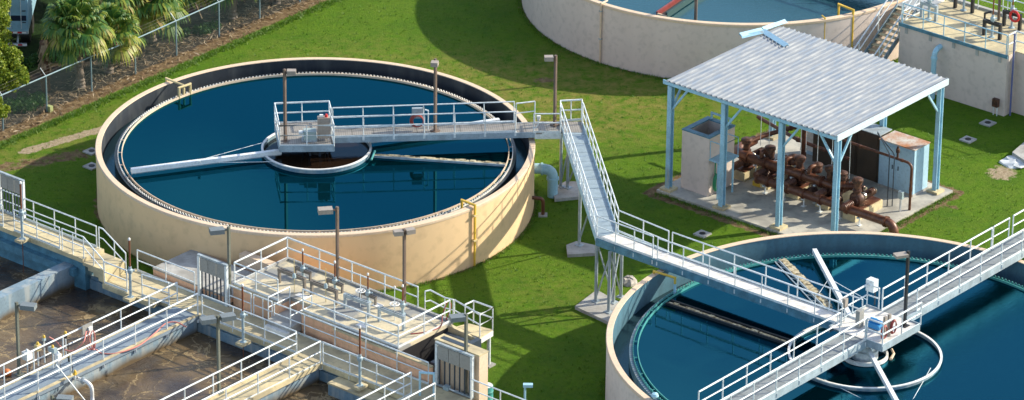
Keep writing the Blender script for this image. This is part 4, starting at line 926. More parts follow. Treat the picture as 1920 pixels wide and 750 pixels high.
# stair
st = thing('steel_stair', 'steel stair with blue stringers and pale treads climbing to the box tank deck', 'stair', P(1.7, 40, 0))
n = 17
top = P(1.75, 43.4, ZB); bot = P(1.75, 38.8, 0)
for k in range(n):
    c = bot.lerp(top, (k+.5)/n); MB().obox(c, E1*.52, E2*.125, Vector((0, 0, .02))).build('tread', CONC, st, smooth=False)
for s_ in (-.56, .56): MB().beam(bot+E1*s_, top+E1*s_, .05, .28).build('stringer', BASINW, st)
MB().prism([P(1.1, 43.4), P(2.55, 43.4), P(2.55, 45.2), P(1.1, 45.2)], ZB-.06, ZB).build('landing', GRATE, st, smooth=False)
MB().prism([P(1.3, 38.9), P(2.2, 38.9), P(2.2, 43.2), P(1.3, 43.2)], -.1, .05).build('footing', CONC, st, smooth=False)
for s_, nm in ((-.6, 'left'), (.6, 'right')):
    rails(nm+' sloping handrail of the stair beside the box tank', [bot+E1*s_+Vector((0, 0, .1)), top+E1*s_+Vector((0, 0, .1))], step=1.8, toe=False, r=.036)
rails('handrail corner at the head of the steel stair', [P(2.45, 43.5, ZB), P(2.6, 43.5, ZB), P(2.6, 41.7, ZB)], step=1.2)
# bridge on the pale teal tank (most of it above the picture, mirrored in its water)
b3 = thing('far_bridge', 'dark green truss bridge over the pale teal tank', 'footbridge', P(-4, 44.6, 3.2))
MB().box(-18, 1.0, 44.1, 45.2, 3.4, 3.46).build('deck', GRATE, b3, smooth=False)
for v_ in (44.08, 45.22):
    b = MB().beam(P(-18, v_, 3.35), P(1, v_, 3.35), .1, .18); b.beam(P(-18, v_, 4.5), P(1, v_, 4.5), .08, .1)
    x = -18
    while x < .5: b.beam(P(x, v_, 3.4), P(x+.95, v_, 4.5), .05, .05).beam(P(x+.95, v_, 4.5), P(x+1.9, v_, 3.4), .05, .05); x += 1.9
    b.build('truss_side', DKGREEN, b3)
tr = thing('effluent_trough', 'dark red radial trough floating on the pale teal water', 'trough', at(1230, 28, 2.6))
a, b_ = at(1232, 27, 2.75), at(1310, -26, 2.75); MB().beam(a, b_, .1, .3).build('side', DKRED, tr)
off = Vector((.45, -.1, 0)); MB().beam(a+off, b_+off, .1, .3).build('side', DKGREEN, tr); MB().beam(a+off*.5-Vector((0, 0, .1)), b_+off*.5-Vector((0, 0, .1)), .4, .05).build('floor', BLACK, tr)
MB().beam(a+Vector((0, -.02, .02)), a+off+Vector((0, -.02, -.08)), .06, .14).build('end_plate', COPE, tr)
o = MB().tube(at(1304, 44, 2.4), at(1304, 44, 2.4)+Vector((0, 0, 4)), .08, 8)  # solid pole added where the water only mirrors one
tag(o.build('reflection_pole', BROWN), 'dark brown pole added for a dark reflection in the pale teal water', 'pole')
def riser(label, pts, r, m, name='wall_pipe', grp=None, clamps=()):
    t = thing(name, label, 'pipe', pts[-1], grp)
    MB().path(pts, r, 8).build('pipe', m, t)
    for c in clamps: MB().obox(c, E1*.07, E2*.07, Vector((0, 0, .025))).build('clamp', GALVD, t, smooth=False)
    return t
q = at(1602, 20, 3.2); g = Vector((q.x, q.y, .05))
riser('tall yellow pipe bent over the rim of the pale teal tank', [at(1572, 22, 3.0)-Vector((0, 0, .3)), at(1573, 8, 3.35), at(1600, 19, 3.3), Vector((at(1600, 19, 3.3).x, at(1600, 19, 3.3).y, .05))], .055, YELL)
q = at(1547, 34, 3.15)
riser('thin yellow pipe beside the tall one on the pale teal tank', [at(1541, 29, 3.2), q, Vector((q.x, q.y, .05))], .035, YELL)
q = at(1124, 6, 3.2); d = (q-T3C); d.z = 0; q2 = T3C+d.normalized()*(T3R+.08)
riser('pale pipe with clamps down the front of the pale teal tank', [Vector((q2.x, q2.y, 3.15))-d.normalized()*.5, Vector((q2.x, q2.y, 3.15)), Vector((q2.x, q2.y, 0.02))], .045, COPE, clamps=[Vector((q2.x, q2.y, z_)) for z_ in (2.75, 1.3)])
# yellow pipes of the cream tank
def rimpipe(label, ang, m, down=True):
    d = Vector((math.cos(ang), math.sin(ang), 0)); s_ = Vector((-d.y, d.x, 0)); c = T1C
    o_ = c+d*(T1R+.1); i_ = c+d*(9.2 if down else 8.8)
    t = thing('rim_pipe', label, 'pipe', (o_.x, o_.y, 0))
    p = [i_+Vector((0, 0, 2.3)), i_+Vector((0, 0, 2.98)), o_+Vector((0, 0, 2.98)), o_+Vector((0, 0, .05 if down else 2.75))]
    MB().path(p, .05, 8).build('pipe', m, t)
    for z_ in (2.5, 1.3) if down else (): MB().obox(o_+Vector((0, 0, z_)), d*.09, s_*.12, Vector((0, 0, .035))).build('clamp', CREAM, t, smooth=False)
    return t, d, s_
q = at(897, 383, 3.1); ang = math.atan2(q.y-T1C.y, q.x-T1C.x)
rimpipe('yellow pipe running over the rim and down the front of the cream tank', ang, YELL)
q = at(330, 150, 3.1); ang = math.atan2(q.y-T1C.y, q.x-T1C.x)
t, d, s_ = rimpipe('cream pipe with a square loop at the far left rim of the cream tank', ang, CREAM, False)
i_ = T1C+d*8.75
MB().path([i_-s_*.35+Vector((0, 0, 2.4)), i_-s_*.35+Vector((0, 0, 2.98)), i_+s_*.35+Vector((0, 0, 2.98)), i_+s_*.35+Vector((0, 0, 2.4))], .055, 8).build('square_loop', CREAM, t)
q = at(1225, 508, 3.0); ang = math.atan2(q.y-T2C.y, q.x-T2C.x); d = Vector((math.cos(ang), math.sin(ang), 0))
p0 = T2C+d*(T2R-.1)+Vector((0, 0, 3.0)); 
t = thing('rim_pipe', 'yellow pipe reaching over the launder below the pale walkway', 'pipe', p0)
p1 = at(1266, 521, 3.0)
MB().path([p0-Vector((0, 0, .1)), p0, p1, p1-Vector((0, 0, .3))], .05, 8).build('pipe', YELL, t); MB().tube(p1-Vector((0, 0, .28)), p1-Vector((0, 0, .75)), .06, 8).build('nozzle', BLUEP, t)
# pipes leaving the cream tank on the right
ep = thing('outlet_pipe', 'large pale blue elbow pipe leaving the right side of the cream tank', 'pipe', at(1035, 370, 0))
g = at(1036, 368, 0); zz = 1.35
MB().path([g+Vector((-1.1, .1, zz)), g+Vector((-.55, .05, zz))]+arc(g+Vector((0, 0, zz)), g+Vector((-.45, .02, zz)), g+Vector((0, 0, zz-.45)))+[g], .24, 18).build('pipe', BLUEP, ep)
for c, a in ((g+Vector((-.5, .02, zz)), Vector((1, 0, 0))), (g+Vector((0, 0, zz-.45)), Vector((0, 0, 1)))):
    MB().lathe(c, [(.24, -.05), (.29, -.05), (.29, .05), (.24, .05)], 18, a).build('flange', BLUEP, ep)
rp = thing('drain_pipe', 'brown elbow drain pipe at the foot of the cream tank', 'pipe', at(1018, 404, 0))
g = at(1018, 404, 0)
MB().path([g+Vector((-.6, .1, .85))]+arc(g+Vector((0, 0, .85)), g+Vector((-.2, .0, .85)), g+Vector((0, 0, .6)))+[g], .085, 10).build('pipe', RUST, rp)
MB().obox(g+Vector((0, 0, .03)), Vector((.2, 0, 0)), Vector((0, .2, 0)), Vector((0, 0, .03))).build('base', CONCG, rp, smooth=False)
# lawn items
for (x, y), lb in (((172, 285), 'square concrete valve cover by the far end of the cream tank, upper of two'), ((172, 313), 'square concrete valve cover by the cream tank, lower of two'), ((1317, 440), 'square concrete valve cover between the pale walkway and the shed'), ((1815, 263), 'square concrete valve cover right of the shed, nearer one'), ((1852, 232), 'square concrete valve cover right of the shed, closest to the box tank')):
    g = at(x, y, 0); t = thing('valve_cover', lb, 'valve cover', g, 'valve covers in the lawn')
    MB().obox(g+Vector((0, 0, .03)), E1*.3, E2*.3, Vector((0, 0, .035))).build('concrete_collar', CONCG, t, smooth=False)
    MB().lathe(g, [(.0, .085), (.14, .085), (.15, .07), (.15, .05)], 20).build('lid', BLACK, t)
def lump(name, g, w_, h, m, label, cat, seed=1):
    r1 = random.Random(seed); b = MB(); n_ = 14; rr = []
    prof = [(1, 0), (.95, .45), (.6, .9), (.0, 1)]
    base = len(b.v)
    for i in range(n_):
        a = 2*math.pi*i/n_
        for k, (r_, h_) in enumerate(prof): b.v.append(g+Vector((w_*r_*math.cos(a)*r1.uniform(.7, 1.2), w_*r_*math.sin(a)*r1.uniform(.7, 1.2), h*h_*r1.uniform(.6, 1.1) if k else -.02)))
    for i in range(n_):
        j = (i+1) % n_
        for k in range(3): b.f.append((base+i*4+k, base+j*4+k, base+j*4+k+1, base+i*4+k+1))
    return tag(b.build(name, m, smooth=False), label, cat)
lump('rubble_pile', at(1180, 531, 0), .4, .3, BONE, 'small pale rubble pile behind the rim of the near tank', 'rubble', 3)
lump('crumpled_tarp', at(1905, 305, 0), .75, .2, TARP, 'crumpled pale tarp lying on the lawn at the right edge', 'tarp', 5)
o = MB().prism([at(x, y, .3) for x, y in ((1898, 285), (1925, 262), (1945, 285), (1925, 303))], 0, .3).build('concrete_block', CONCG, smooth=False); tag(o, 'grey concrete block cut by the right picture edge behind the tarp', 'concrete block')
lump('white_bag', at(1805, 189, 0), .18, .16, WHITE, 'small white bag at the foot of the box tank', 'bag', 8)
r1 = random.Random(12)
for k, (x, y) in enumerate(((1190, 243), (670, 15), (690, 63), (714, 96), (1108, 500), (1050, 135), (885, 18), (607, 75))):
    pass
# ------------------------------------------------------------------ treatment basins in the foreground
ZD, ZU, ZP, ZL, ZW = 1.1, 1.85, 2.05, 1.75, .28
o = MB().face([P(-24, -31, ZW), P(17, -31, ZW), P(17, -.7, ZW), P(-24, -.7, ZW)]).build('water', SLUDGE, smooth=False); o['kind'] = 'structure'
bs = thing('basin_deck', 'long tan concrete deck along the edge of the brown basins with dark blue side wall', 'walkway deck', P(0, 0, 0))
MB().box(-8.9, 15.5, -.75, .86, ZD-.22, ZD).build('deck', CONC, bs, smooth=False)
MB().box(-8.9, -5.9, -1.2, -.752, ZD-.22, ZD-.003).build('deck_widening', CONC, bs, smooth=False)
MB().box(-24, 15.5, -.62, .55, -1, ZD-.222).build('side_wall', BASINW, bs, smooth=False)
MB().box(-24, 15.5, -.70, -.622, .3, ZD-.35).build('wall_coating', BASINW, bs, smooth=False)
MB().box(4.4, 15.5, -1.45, -.752, -1, .78).build('ledge', BASINW, bs, smooth=False)
MB().box(4.38, 15.5, -1.47, -.751, .781, .86).build('ledge_cap', CONC, bs, smooth=False)
up_ = thing('upper_basin_deck', 'raised tan concrete deck at the left picture edge ending in a short stair', 'walkway deck', P(-15, 0, 0))
MB().box(-24, -10.15, -1.1, .22, ZU-.2, ZU).build('deck', CONC, up_, smooth=False)
MB().box(-24, -10.17, -.95, .2, -.5, ZU-.202).build('side_wall', DBLUE, up_, smooth=False)
MB().box(-24, -10.6, -1.25, -.952, .9, 1.25).build('pipe_shelf', DBLUE, up_, smooth=False)
for k in range(4): MB().box(-10.15+.31*k, -8.9, -1.1, .2, ZU-.15*(k+1)-.15 if k < 3 else ZD+.002, ZU-.15*(k+1)).build('step', CONC, up_, smooth=False)
def cross_wall(label, u0, u1, top, v0=-31, v1=-.752, face=BASINW2, topm=CONCB, curb=True):
    t = thing('basin_walkway', label, 'walkway wall', P((u0+u1)/2, -8, 0))
    MB().box(u0+.12, u1-.12, v0, v1, -1, top-.16).build('wall', face, t, smooth=False)
    MB().box(u0, u1, v0, v1, top-.158, top).build('deck', topm, t, smooth=False)
    if curb:
        for a in (u0, u1-.14): MB().box(a, a+.14, v0, v1-.02, top+.002, top+.05).build('curb', CONC, t, smooth=False)
    return t
cross_wall('blue grey walkway wall with a red hose crossing the brown basins at the left', -5.15, -3.6, ZD)
cross_wall('tan walkway between the brown basins at the bottom centre', 2.0, 3.4, ZD, topm=CONC)
cross_wall('tan walkway meeting the deck near the bottom right gate rack', 8.0, 9.5, ZD, topm=CONC)
dv = thing('divider_wall', 'plain blue grey divider wall between two brown basins at the left', 'divider wall', P(-11.1, -8, 0))
MB().box(-11.4, -10.85, -31, -.96, -1, 1.3).build('wall', BASINW2, dv, smooth=False)
# concrete slab block left and the valve platform
sb_ = thing('concrete_plinth', 'low salmon sided concrete plinth between deck and cream tank', 'plinth', P(-6, 2, 0))
MB().box(-7.85, -3.35, .87, 3.3, -.1, 1.38).build('wall', SALM, sb_, smooth=False)
MB().box(-7.87, -3.33, .865, 3.32, 1.381, 1.46).build('top', CONCG, sb_, smooth=False)
pf = thing('valve_platform', 'raised concrete valve platform with salmon walls between deck and cream tank', 'platform', P(1.5, 2.8, 0))
vn_, vf_ = 1.02, 4.45
pl = [(-3.25, vn_), (-.62, vn_), (-.62, 1.75), (.68, 1.75), (.68, vn_), (6.1, vn_), (6.1, vf_), (-3.25, vf_)]
MB().prism([P(*q) for q in pl], -.1, ZP-.16).build('wall', SALM, pf, smooth=False)
ins_ = [(-3.27, vn_-.03), (-.60, vn_-.03), (-.60, 1.72), (.66, 1.72), (.66, vn_-.03), (6.15, vn_-.03), (6.15, vf_+.02), (-3.27, vf_+.02)]
MB().prism([P(*q) for q in ins_], ZP-.158, ZP).build('deck', PLATC, pf, smooth=False)
MB().box(-.6, .66, .3, 1.72, ZD+.002, 1.52).build('entry_step', CONCG, pf, smooth=False)
MB().box(-.6, .66, .1, .298, ZD+.002, 1.3).build('entry_step', WHITE, pf, smooth=False)
MB().box(-3.2, 6.1, vf_-.12, vf_, ZP+.002, ZP+.09).build('curb', CONCG, pf, smooth=False)
MB().box(-3.25, -3.1, vn_+.1, vf_-.13, ZP+.002, ZP+.09).build('curb', CONCG, pf, smooth=False)
MB().box(-5.3, -3.28, 3.6, 4.0, .9, 1.95).build('side_beam', COPE, pf, smooth=False)
b = MB().box(1.3, 6.1, vn_-.08, vn_-.032, ZP-.1, ZP-.02); b.build('edge_angle', GALVD, pf, smooth=False)
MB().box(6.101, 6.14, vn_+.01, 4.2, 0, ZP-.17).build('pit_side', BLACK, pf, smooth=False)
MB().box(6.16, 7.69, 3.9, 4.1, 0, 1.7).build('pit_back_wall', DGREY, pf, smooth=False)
pp = thing('pit_parapet', 'salmon parapet with cream cap in front of the dark pit', 'parapet wall', P(5.5, .95, ZD))
MB().box(2.6, 8.05, .862, .985, 0, 1.86).build('wall', SALM, pp, smooth=False)
MB().box(2.58, 8.07, .84, 1.06 if False else .986, 1.861, 1.92).build('cap', CONC, pp, smooth=False)
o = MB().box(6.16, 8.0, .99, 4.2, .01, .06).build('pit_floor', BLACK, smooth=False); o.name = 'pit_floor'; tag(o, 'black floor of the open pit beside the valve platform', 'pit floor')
bk = thing('channel_block', 'cream concrete block wall with open slot behind the bottom right gate rack', 'block wall', P(9, 1.5, 0))
MB().box(7.95, 10.35, 1.2, 1.75, -.1, 3.0).build('wall', COPE, bk, smooth=False)
MB().box(7.93, 10.37, 1.18, 1.77, 3.001, 3.06).build('cap', CONC, bk, smooth=False)
MB().box(8.1, 9.5, 1.36, 1.6, 3.062, 3.075).build('slot', DGREY, bk, smooth=False)
MB().box(7.7, 7.93, 1.2, 4.2, -.1, 1.9).build('return_wall', DGREY, bk, smooth=False)
def gate(u0, u1, v, z0, z1, label):
    t = thing('gate_rack', label, 'gate rack', P((u0+u1)/2, v, z0), 'gate racks')
    for u_ in (u0, u1): MB().box(u_-.06, u_+.06, v-.06, v+.06, z0, z1).build('frame_post', GALV, t, smooth=False)
    MB().box(u0-.06, u1+.06, v-.065, v+.065, z1+.002, z1+.08).build('head_beam', GALVD, t, smooth=False)
    n_ = 3; w_ = (u1-u0-.14)/n_
    for k in range(n_):
        a = u0+.07+w_*k; MB().box(a+.012, a+w_-.012, v-.04, v-.01, z1-.66, z1-.04).build('panel', PANEL, t, smooth=False)
    n_ = 7
    for k in range(n_):
        a = u0+.14+(u1-u0-.28)*k/(n_-1); MB().box(a-.025, a+.025, v-.005, v+.04, z0+.05, z1-.05).build('bar', DGREY, t, smooth=False)
    MB().box(u0-.06, u1+.06, v-.05, v+.05, z0, z0+.07).build('sill', GALVD, t, smooth=False)
    return t
gate(-4.95, -3.35, .72, ZD, 2.98, 'rack of three grey panels over dark bars at the left end of the valve platform')
gate(8.25, 10.15, .98, ZD, 3.0, 'rack of three grey panels over dark bars at the bottom right of the deck')
gate(-16.4, -14.95, .10, ZU, 3.68, 'pale gate rack cut by the left picture edge')
ld = thing('small_landing', 'small landing on a single post beyond the right end of the valve platform', 'landing', P(6.9, 5, 0))
q = [at(x, y, ZL) for x, y in ((878, 606), (924, 618), (900, 633), (850, 614))]
MB().prism(q, ZL-.05, ZL).build('deck', CONC, ld, smooth=False)
b = MB()
for i in range(4): b.beam(q[i]-Vector((0, 0, .17)), q[(i+1) % 4]-Vector((0, 0, .17)), .05, .24)
b.build('frame', WHITE, ld)
c = at(916, 685, 0); MB().tube(c, c+Vector((0, 0, ZL-.2)), .085, 12).build('post', GALV, ld)
MB().obox(c+Vector((0, 0, .03)), E1*.22, E2*.22, Vector((0, 0, .04))).build('base', CONCG, ld, smooth=False)
MB().beam(at(836, 612, ZP-.2), at(896, 640, ZL-.25), .2, .3).build('side_beam', CONC, ld)
# ------------------------------------------------------------------ handrails of the foreground
z = ZU
rails('far handrail of the raised deck at the left picture edge', [P(-19.5, .12, z), P(-10.5, .12, z)], step=1.3, group=None)
sp = [P(-10.3, .12, z), P(-9.9, .12, z), P(-8.85, .12, ZD+.05)]
rails('far handrail sloping down the short stair of the raised deck', [P(-10.35, .12, z), P(-10.1, .12, z), P(-8.75, .12, ZD)], step=.8, toe=False, r=.03)
rails('near handrail of the raised deck, left of the valve stem', [P(-19.5, -1.03, z), P(-15.1, -1.03, z)], step=1.3)
rails('near handrail of the raised deck, between the valve stem and the stair', [P(-14.4, -1.03, z), P(-11.6, -1.03, z)], step=1.3)
rails('near handrail sloping down the short stair of the raised deck', [P(-11.45, -1.03, z), P(-10.15, -1.03, z), P(-8.95, -1.03, ZD)], step=.85, toe=False, r=.03)
z = ZD
rails('far handrail of the low deck in front of the salmon plinth', [P(-8.6, .68, z), P(-5.2, .68, z)], step=1.5)
rails('near handrail of the low deck, left of the orange valve stem', [P(-8.85, -1.1, z), P(-7.5, -1.1, z)], step=.9)
rails('near handrail of the low deck, right of the orange valve stem', [P(-6.75, -.95, z), P(-5.3, -.8, z)], step=1.0, drop=.15)
rails('far handrail of the blue grey basin walkway', [P(-5.05, -16, z), P(-5.05, -.55, z)], step=1.75, r=.036)
rails('near handrail of the blue grey basin walkway carrying instruments', [P(-3.66, -16, z), P(-3.66, -.75, z)], step=1.85, r=.04, drop=.3, toe=False)
rails('near handrail of the low deck between both basin walkways', [P(-3.45, -.7, z), P(1.95, -.7, z)], step=1.6, drop=.1)
rails('far handrail of the tan walkway at the bottom centre', [P(2.05, -16, z), P(2.05, -.8, z)], step=1.75, r=.036)
rails('near handrail of the tan walkway at the bottom centre', [P(3.32, -16, z), P(3.32, -.72, z)], step=1.85, r=.036, drop=.25)
rails('near handrail of the low deck over the bottom centre basin', [P(3.45, -.7, z), P(7.9, -.7, z)], step=1.6, drop=.2)
rails('far handrail of the walkway near the bottom right gate rack', [P(8.05, -12, z), P(8.05, -.4, z)], step=1.7, r=.036)
rails('near handrail of the walkway near the bottom right gate rack', [P(9.42, -12, z), P(9.42, -.5, z)], step=1.7, r=.036)
rails('far handrail of the low deck in front of the pit', [P(-.6, .72, z), P(8.0, .74, z)], step=1.65)
rails('short handrail loops beside the platform steps', [P(-3.2, .74, z), P(-1.95, .74, z)], step=.9, toe=False)
rails('short handrail loop between the gate rack and the platform steps', [P(-1.8, .74, z), P(-.75, .74, z)], step=.7, toe=False)
rails('far handrail of the low deck right of the bottom gate rack', [P(10.3, .74, z), P(15, .74, z)], step=1.5, toe=False)
z = ZP
rails('handrail along the left and rear edges of the valve platform', [P(-3.2, vn_+.05, z), P(-3.2, vf_-.05, z), P(4.25, vf_-.05, z)], step=1.75, r=.036)
rails('near handrail of the valve platform left of the steps', [P(-3.2, vn_+.03, z), P(-.68, vn_+.03, z)], step=1.2)
rails('near handrail of the valve platform turning along its right end', [P(.75, vn_+.03, z), P(6.08, vn_+.03, z), P(6.1, 4.3, z)], step=1.55, r=.036)
z = 1.52
rails('left side rail of the platform steps', [P(-.6, .35, z), P(-.6, 1.7, z)], h=1.0, step=1.3, toe=False)
rails('right side rail of the platform steps', [P(.66, .35, z), P(.66, 1.7, z)], h=1.0, step=1.3, toe=False)
railz('handrail loop around the small landing beyond the platform', [(852, 562), (900, 590), (924, 577), (888, 564), (872, 571)], ZL, 1.03, step=1.2, toe=False)
railz('jogged handrail joining the valve platform to the small landing', [(797, 546), (807, 544), (834, 558), (850, 562)], ZL+.05, 1.03, step=1.1, toe=False)
# valves on the platform
for k, (a, c, nm) in enumerate(((-1.88, -.44, 'first from the left'), (-.02, 1.38, 'second from the left'), (1.88, 3.2, 'third from the left'), (3.8, 5.15, 'fourth from the left'))):
    yoke(a, c, 2.45, ZP, .68, 'inverted U gate frame on the valve platform, '+nm, 'gate frames on the valve platform', YOKE if k < 2 else GALVD, .055)
for k, ((x, y), hs, wheel, nm, grp) in enumerate((((552, 547), 1.25, False, 'thin pale stem at the front of the first frame', 'thin pale stems'), ((611, 566), 1.25, False, 'thin pale stem at the front of the second frame', 'thin pale stems'),
        ((676, 575), 1.5, True, 'valve stem with white hand wheel at the third frame', 'hand wheel stems'), ((740, 600), 1.5, True, 'valve stem with white hand wheel at the fourth frame', 'hand wheel stems'))):
    p = at(x, y, ZP+.02)
    if wheel: actuator(p, ZP, 1.55, nm, grp, base=.72, wheel=True, cap=(k == 3), rs=.03)
    else:
        t = thing('thin_stem', nm, 'valve stem', (p.x, p.y, ZP), grp)
        MB().tube(Vector((p.x, p.y, ZP)), Vector((p.x, p.y, ZP+1.6)), .018, 6).build('rod', CREAM, t)
        MB().lathe(Vector((p.x, p.y, ZP+.68)), [(0, 0), (.08, 0), (.08, .12), (.05, .2), (0, .22)], 12).build('nut_case', PEDE, t)
for k, ((x, y), nm) in enumerate((((568, 520), 'behind the first frame'), ((628, 543), 'behind the second frame, beside the lamp post'), ((690, 566), 'behind the third frame'), ((755, 588), 'at the foot of the right lamp post'))):
    p = at(x, y, ZP+.02); actuator(p, ZP, 1.32, 'rusty capped valve stem '+nm, 'capped stems at the rear of the platform', base=.42)
    u_, v_ = UV(p); 
    if k != 3: yoke(u_-.42, u_+.42, v_, ZP, .42, 'low channel frame carrying the rusty stem '+nm, 'low channel frames', YOKE, .04)
for (x, y), zz, nm, hs in (((245, 556), ZD, 'tall orange brown valve stem on a pale pedestal near the short stair', 2.75), ((456, 640), ZD, 'tall dark red valve stem on a pale pedestal between both basin walkways', 2.65), ((675, 722), ZD, 'tall dark brown valve stem on a pale pedestal at the bottom centre basin', 2.7), ((42, 447), ZU, 'tall dark valve stem on a pale pedestal at the left picture edge', 2.7)):
    p = at(x, y, zz+.03); t = actuator(p, zz, hs, nm, 'tall capped valve stems', base=1.25, rs=.042)
    MB().obox(Vector((p.x, p.y, zz-.04)), E1*.2, E2*.28, Vector((0, 0, .06))).build('bracket', CONC, t, smooth=False)
    MB().tube(Vector((p.x, p.y, zz-.1)), Vector((p.x, p.y, -.2)), .02, 6).build('lower_rod', STEM, t)
tag(MB().box(-.55, -.05, 1.95, 2.25, ZP+.003, ZP+.02).build('access_hatch', WHITE, smooth=False), 'small white hatch plate at the foot of the first gate frame', 'hatch')
tag(MB().box(2.55, 2.95, 3.35, 3.7, ZP+.003, ZP+.02).build('access_hatch', WHITE, smooth=False), 'small white hatch plate behind the third gate frame', 'hatch')
tag(MB().box(3.3, 3.8, 1.5, 1.8, ZP+.003, ZP+.02).build('access_hatch', WHITE, smooth=False), 'small white hatch plate near the fourth gate frame', 'hatch')
# hoses
def hose(label, pts, r, m): return tag(MB().path(pts, r, 8).build('hose', m), label, 'hose')
def smooth(pts, n=6):
    out = []; pts = [Vector(p) for p in pts]
    for i in range(len(pts)-1):
        a, b_, c, d = pts[max(i-1, 0)], pts[i], pts[i+1], pts[min(i+2, len(pts)-1)]
        for k in range(n):
            t = k/n; out.append(.5*((2*b_)+(c-a)*t+(2*a-5*b_+4*c-d)*t*t+(3*b_-a-3*c+d)*t**3))
    return out+[pts[-1]]
hose('dark red hose lying on the valve platform and looped over its rail', smooth([at(770, 626, ZP+.03), at(800, 622, ZP+.03), at(826, 612, ZP+.05), at(830, 590, ZP+.4), at(840, 565, ZP+.9), at(846, 575, ZP+.6), at(836, 600, ZP+.05)]), .025, HOSER)
hose('pink hose sagging from the instruments to the rail box', smooth([at(92, 632, 2.0), at(105, 640, 1.8), at(120, 655, 1.5), at(140, 657, 1.5), at(157, 640, 1.9), at(161, 622, 2.1)]), .03, HOSE)
b = MB()
for k in range(3): b.path(smooth([at(163+5*k, 620, 2.1), at(160+4*k, 636, 1.8), at(165+5*k, 655, 1.35), at(174+2*k, 650, 1.4), at(178, 632, 1.8), at(175, 620, 2.1)]), .028, 6)
tag(b.build('coiled_hose', HOSE), 'pink hose coil hanging on the far rail of the blue grey walkway', 'hose')
hose('pink hose lying along the blue grey walkway to its spray end', smooth([at(180, 655, 1.3), at(190, 662, 1.15), at(220, 662, 1.15), at(260, 648, 1.15), at(290, 625, 1.2), at(310, 607, 1.3), at(330, 604, 1.3), at(349, 613, 1.2)]), .03, HOSE)
bxx = thing('rail_box', 'flat grey box fixed to the far rail above the pink hose coil', 'box', at(163, 615, 2.0))
c = at(163, 616, 2.05); MB().obox(c, E2*.28, E1*.03, Vector((0, 0, .2))).build('plate', PANEL, bxx, smooth=False); MB().obox(c+E2*.12+E1*.07-Vector((0, 0, .08)), E2*.1, E1*.035, Vector((0, 0, .14))).build('white_box', WHITE, bxx, smooth=False)
# instruments
def instr(p, z, label, m1, h=.75, s=(.1, .12, .13)):
    t = thing('instrument_post', label, 'instrument', (p.x, p.y, z))
    MB().tube(Vector((p.x, p.y, z)), Vector((p.x, p.y, z+h)), .03, 8).build('stand', GALV, t)
    MB().obox(Vector((p.x, p.y, z+h+s[2]*.5)), E1*s[0], E2*s[1], Vector((0, 0, s[2]))).build('case', m1, t, smooth=False)
    MB().lathe(Vector((p.x, p.y, z+h+s[2]*1.5)), [(0.06, 0), (.06, .08), (.03, .12), (0, .12)], 10).build('knob', YELL if m1 is not WHITE else GALV, t)
    MB().path([Vector((p.x, p.y, z+h))+E1*.05, Vector((p.x, p.y, z+h*.5))+E1*.16, Vector((p.x, p.y, z+.1))+E1*.08], .014, 5).build('cable', BLACK, t)
    return t
instr(at(52, 700, ZD), ZD, 'square white instrument box beside the left lamp post', WHITE, .75, (.16, .16, .17))
instr(at(72, 686, ZD), ZD, 'pale yellow topped instrument post, second from the lamp post', CREAM, .8)
instr(at(84, 680, ZD), ZD, 'instrument post with yellow cap where the pink hose starts', PEDE, 1.05, (.06, .06, .07))
instr(at(100, 690, ZD), ZD, 'grey instrument with blue cap in the middle of the walkway', PEDE, .8, (.18, .1, .1))
instr(at(110, 700, ZD), ZD, 'instrument with yellow knob over a white case on the walkway', WHITE, .6, (.11, .11, .2))
instr(at(124, 668, ZD), ZD, 'dark slender instrument post near the far rail', BLACK, .9, (.05, .05, .1))
instr(at(132, 704, ZD), ZD, 'dark instrument post with yellow cap at the near curb', BLACK, .7, (.06, .06, .1))
instr(at(141, 712, ZD), ZD, 'low yellow knob at the near curb above the white bent pipe', YELL, .25, (.06, .06, .05))
bp_ = thing('bent_pipe', 'white bent pipe hooking over the near side of the blue grey walkway', 'pipe', at(160, 715, 1.0))
MB().path(smooth([at(136, 706, 1.0), at(150, 712, 1.05), at(162, 716, 1.1), at(171, 726, .95), at(173, 748, .4), at(173, 765, .1)]), .085, 12).build('pipe', WHITE, bp_)
MB().lathe(at(157, 714, 1.08), [(.085, -.05), (.15, -.05), (.15, .05), (.085, .05)], 14, E1-E2*.2).build('flange', GALVD, bp_)
tag(MB().tube(at(105, 684, 2.2), at(165, 758, .6), .028, 8).build('probe_rod', GALV), 'thin sloping white rod running down from the instruments to the water', 'rod')
tag(MB().lathe(at(13, 706, .2), [(0, -.15)]+[(.2*math.sin(a), .15-.2*math.cos(a)+.0) for a in np.linspace(.2, 3.14, 10)], 18).build('float_ball', ORANGE), 'orange brown float ball on the brown water at the left', 'float')
jbx = thing('junction_box', 'small pale junction box with conduit at the foot of the left gate rack', 'junction box', at(404, 556, ZD))
c = at(403, 556, ZD+.1); MB().obox(c, E1*.13, E2*.1, Vector((0, 0, .09))).build('case', PEDE, jbx, smooth=False); MB().path(smooth([c, at(418, 562, ZD+.05), at(432, 563, ZD+.05)]), .03, 6).build('conduit', GALV, jbx)
jbx = thing('junction_box', 'small pale junction box with conduit at the foot of the bottom right gate rack', 'junction box', at(838, 728, ZD))
c = at(838, 727, ZD+.1); MB().obox(c, E1*.13, E2*.1, Vector((0, 0, .09))).build('case', PEDE, jbx, smooth=False); MB().path(smooth([c, at(852, 733, ZD+.05), at(864, 734, ZD+.05)]), .03, 6).build('conduit', GALV, jbx)
bf_ = thing('gate_stand', 'blue grey U shaped stand at the bottom edge next to the right gate rack', 'stand', P(8.6, -.1, ZD))
MB().path([P(8.35, -.2, ZD), P(8.35, -.2, ZD+1.05), P(8.85, .1, ZD+1.05), P(8.85, .1, ZD)], .05, 8).build('frame', BLUEP, bf_)
br_ = thing('barrel', 'teal barrel with white lid standing on the lawn behind the deck', 'barrel', at(911, 752, 0))
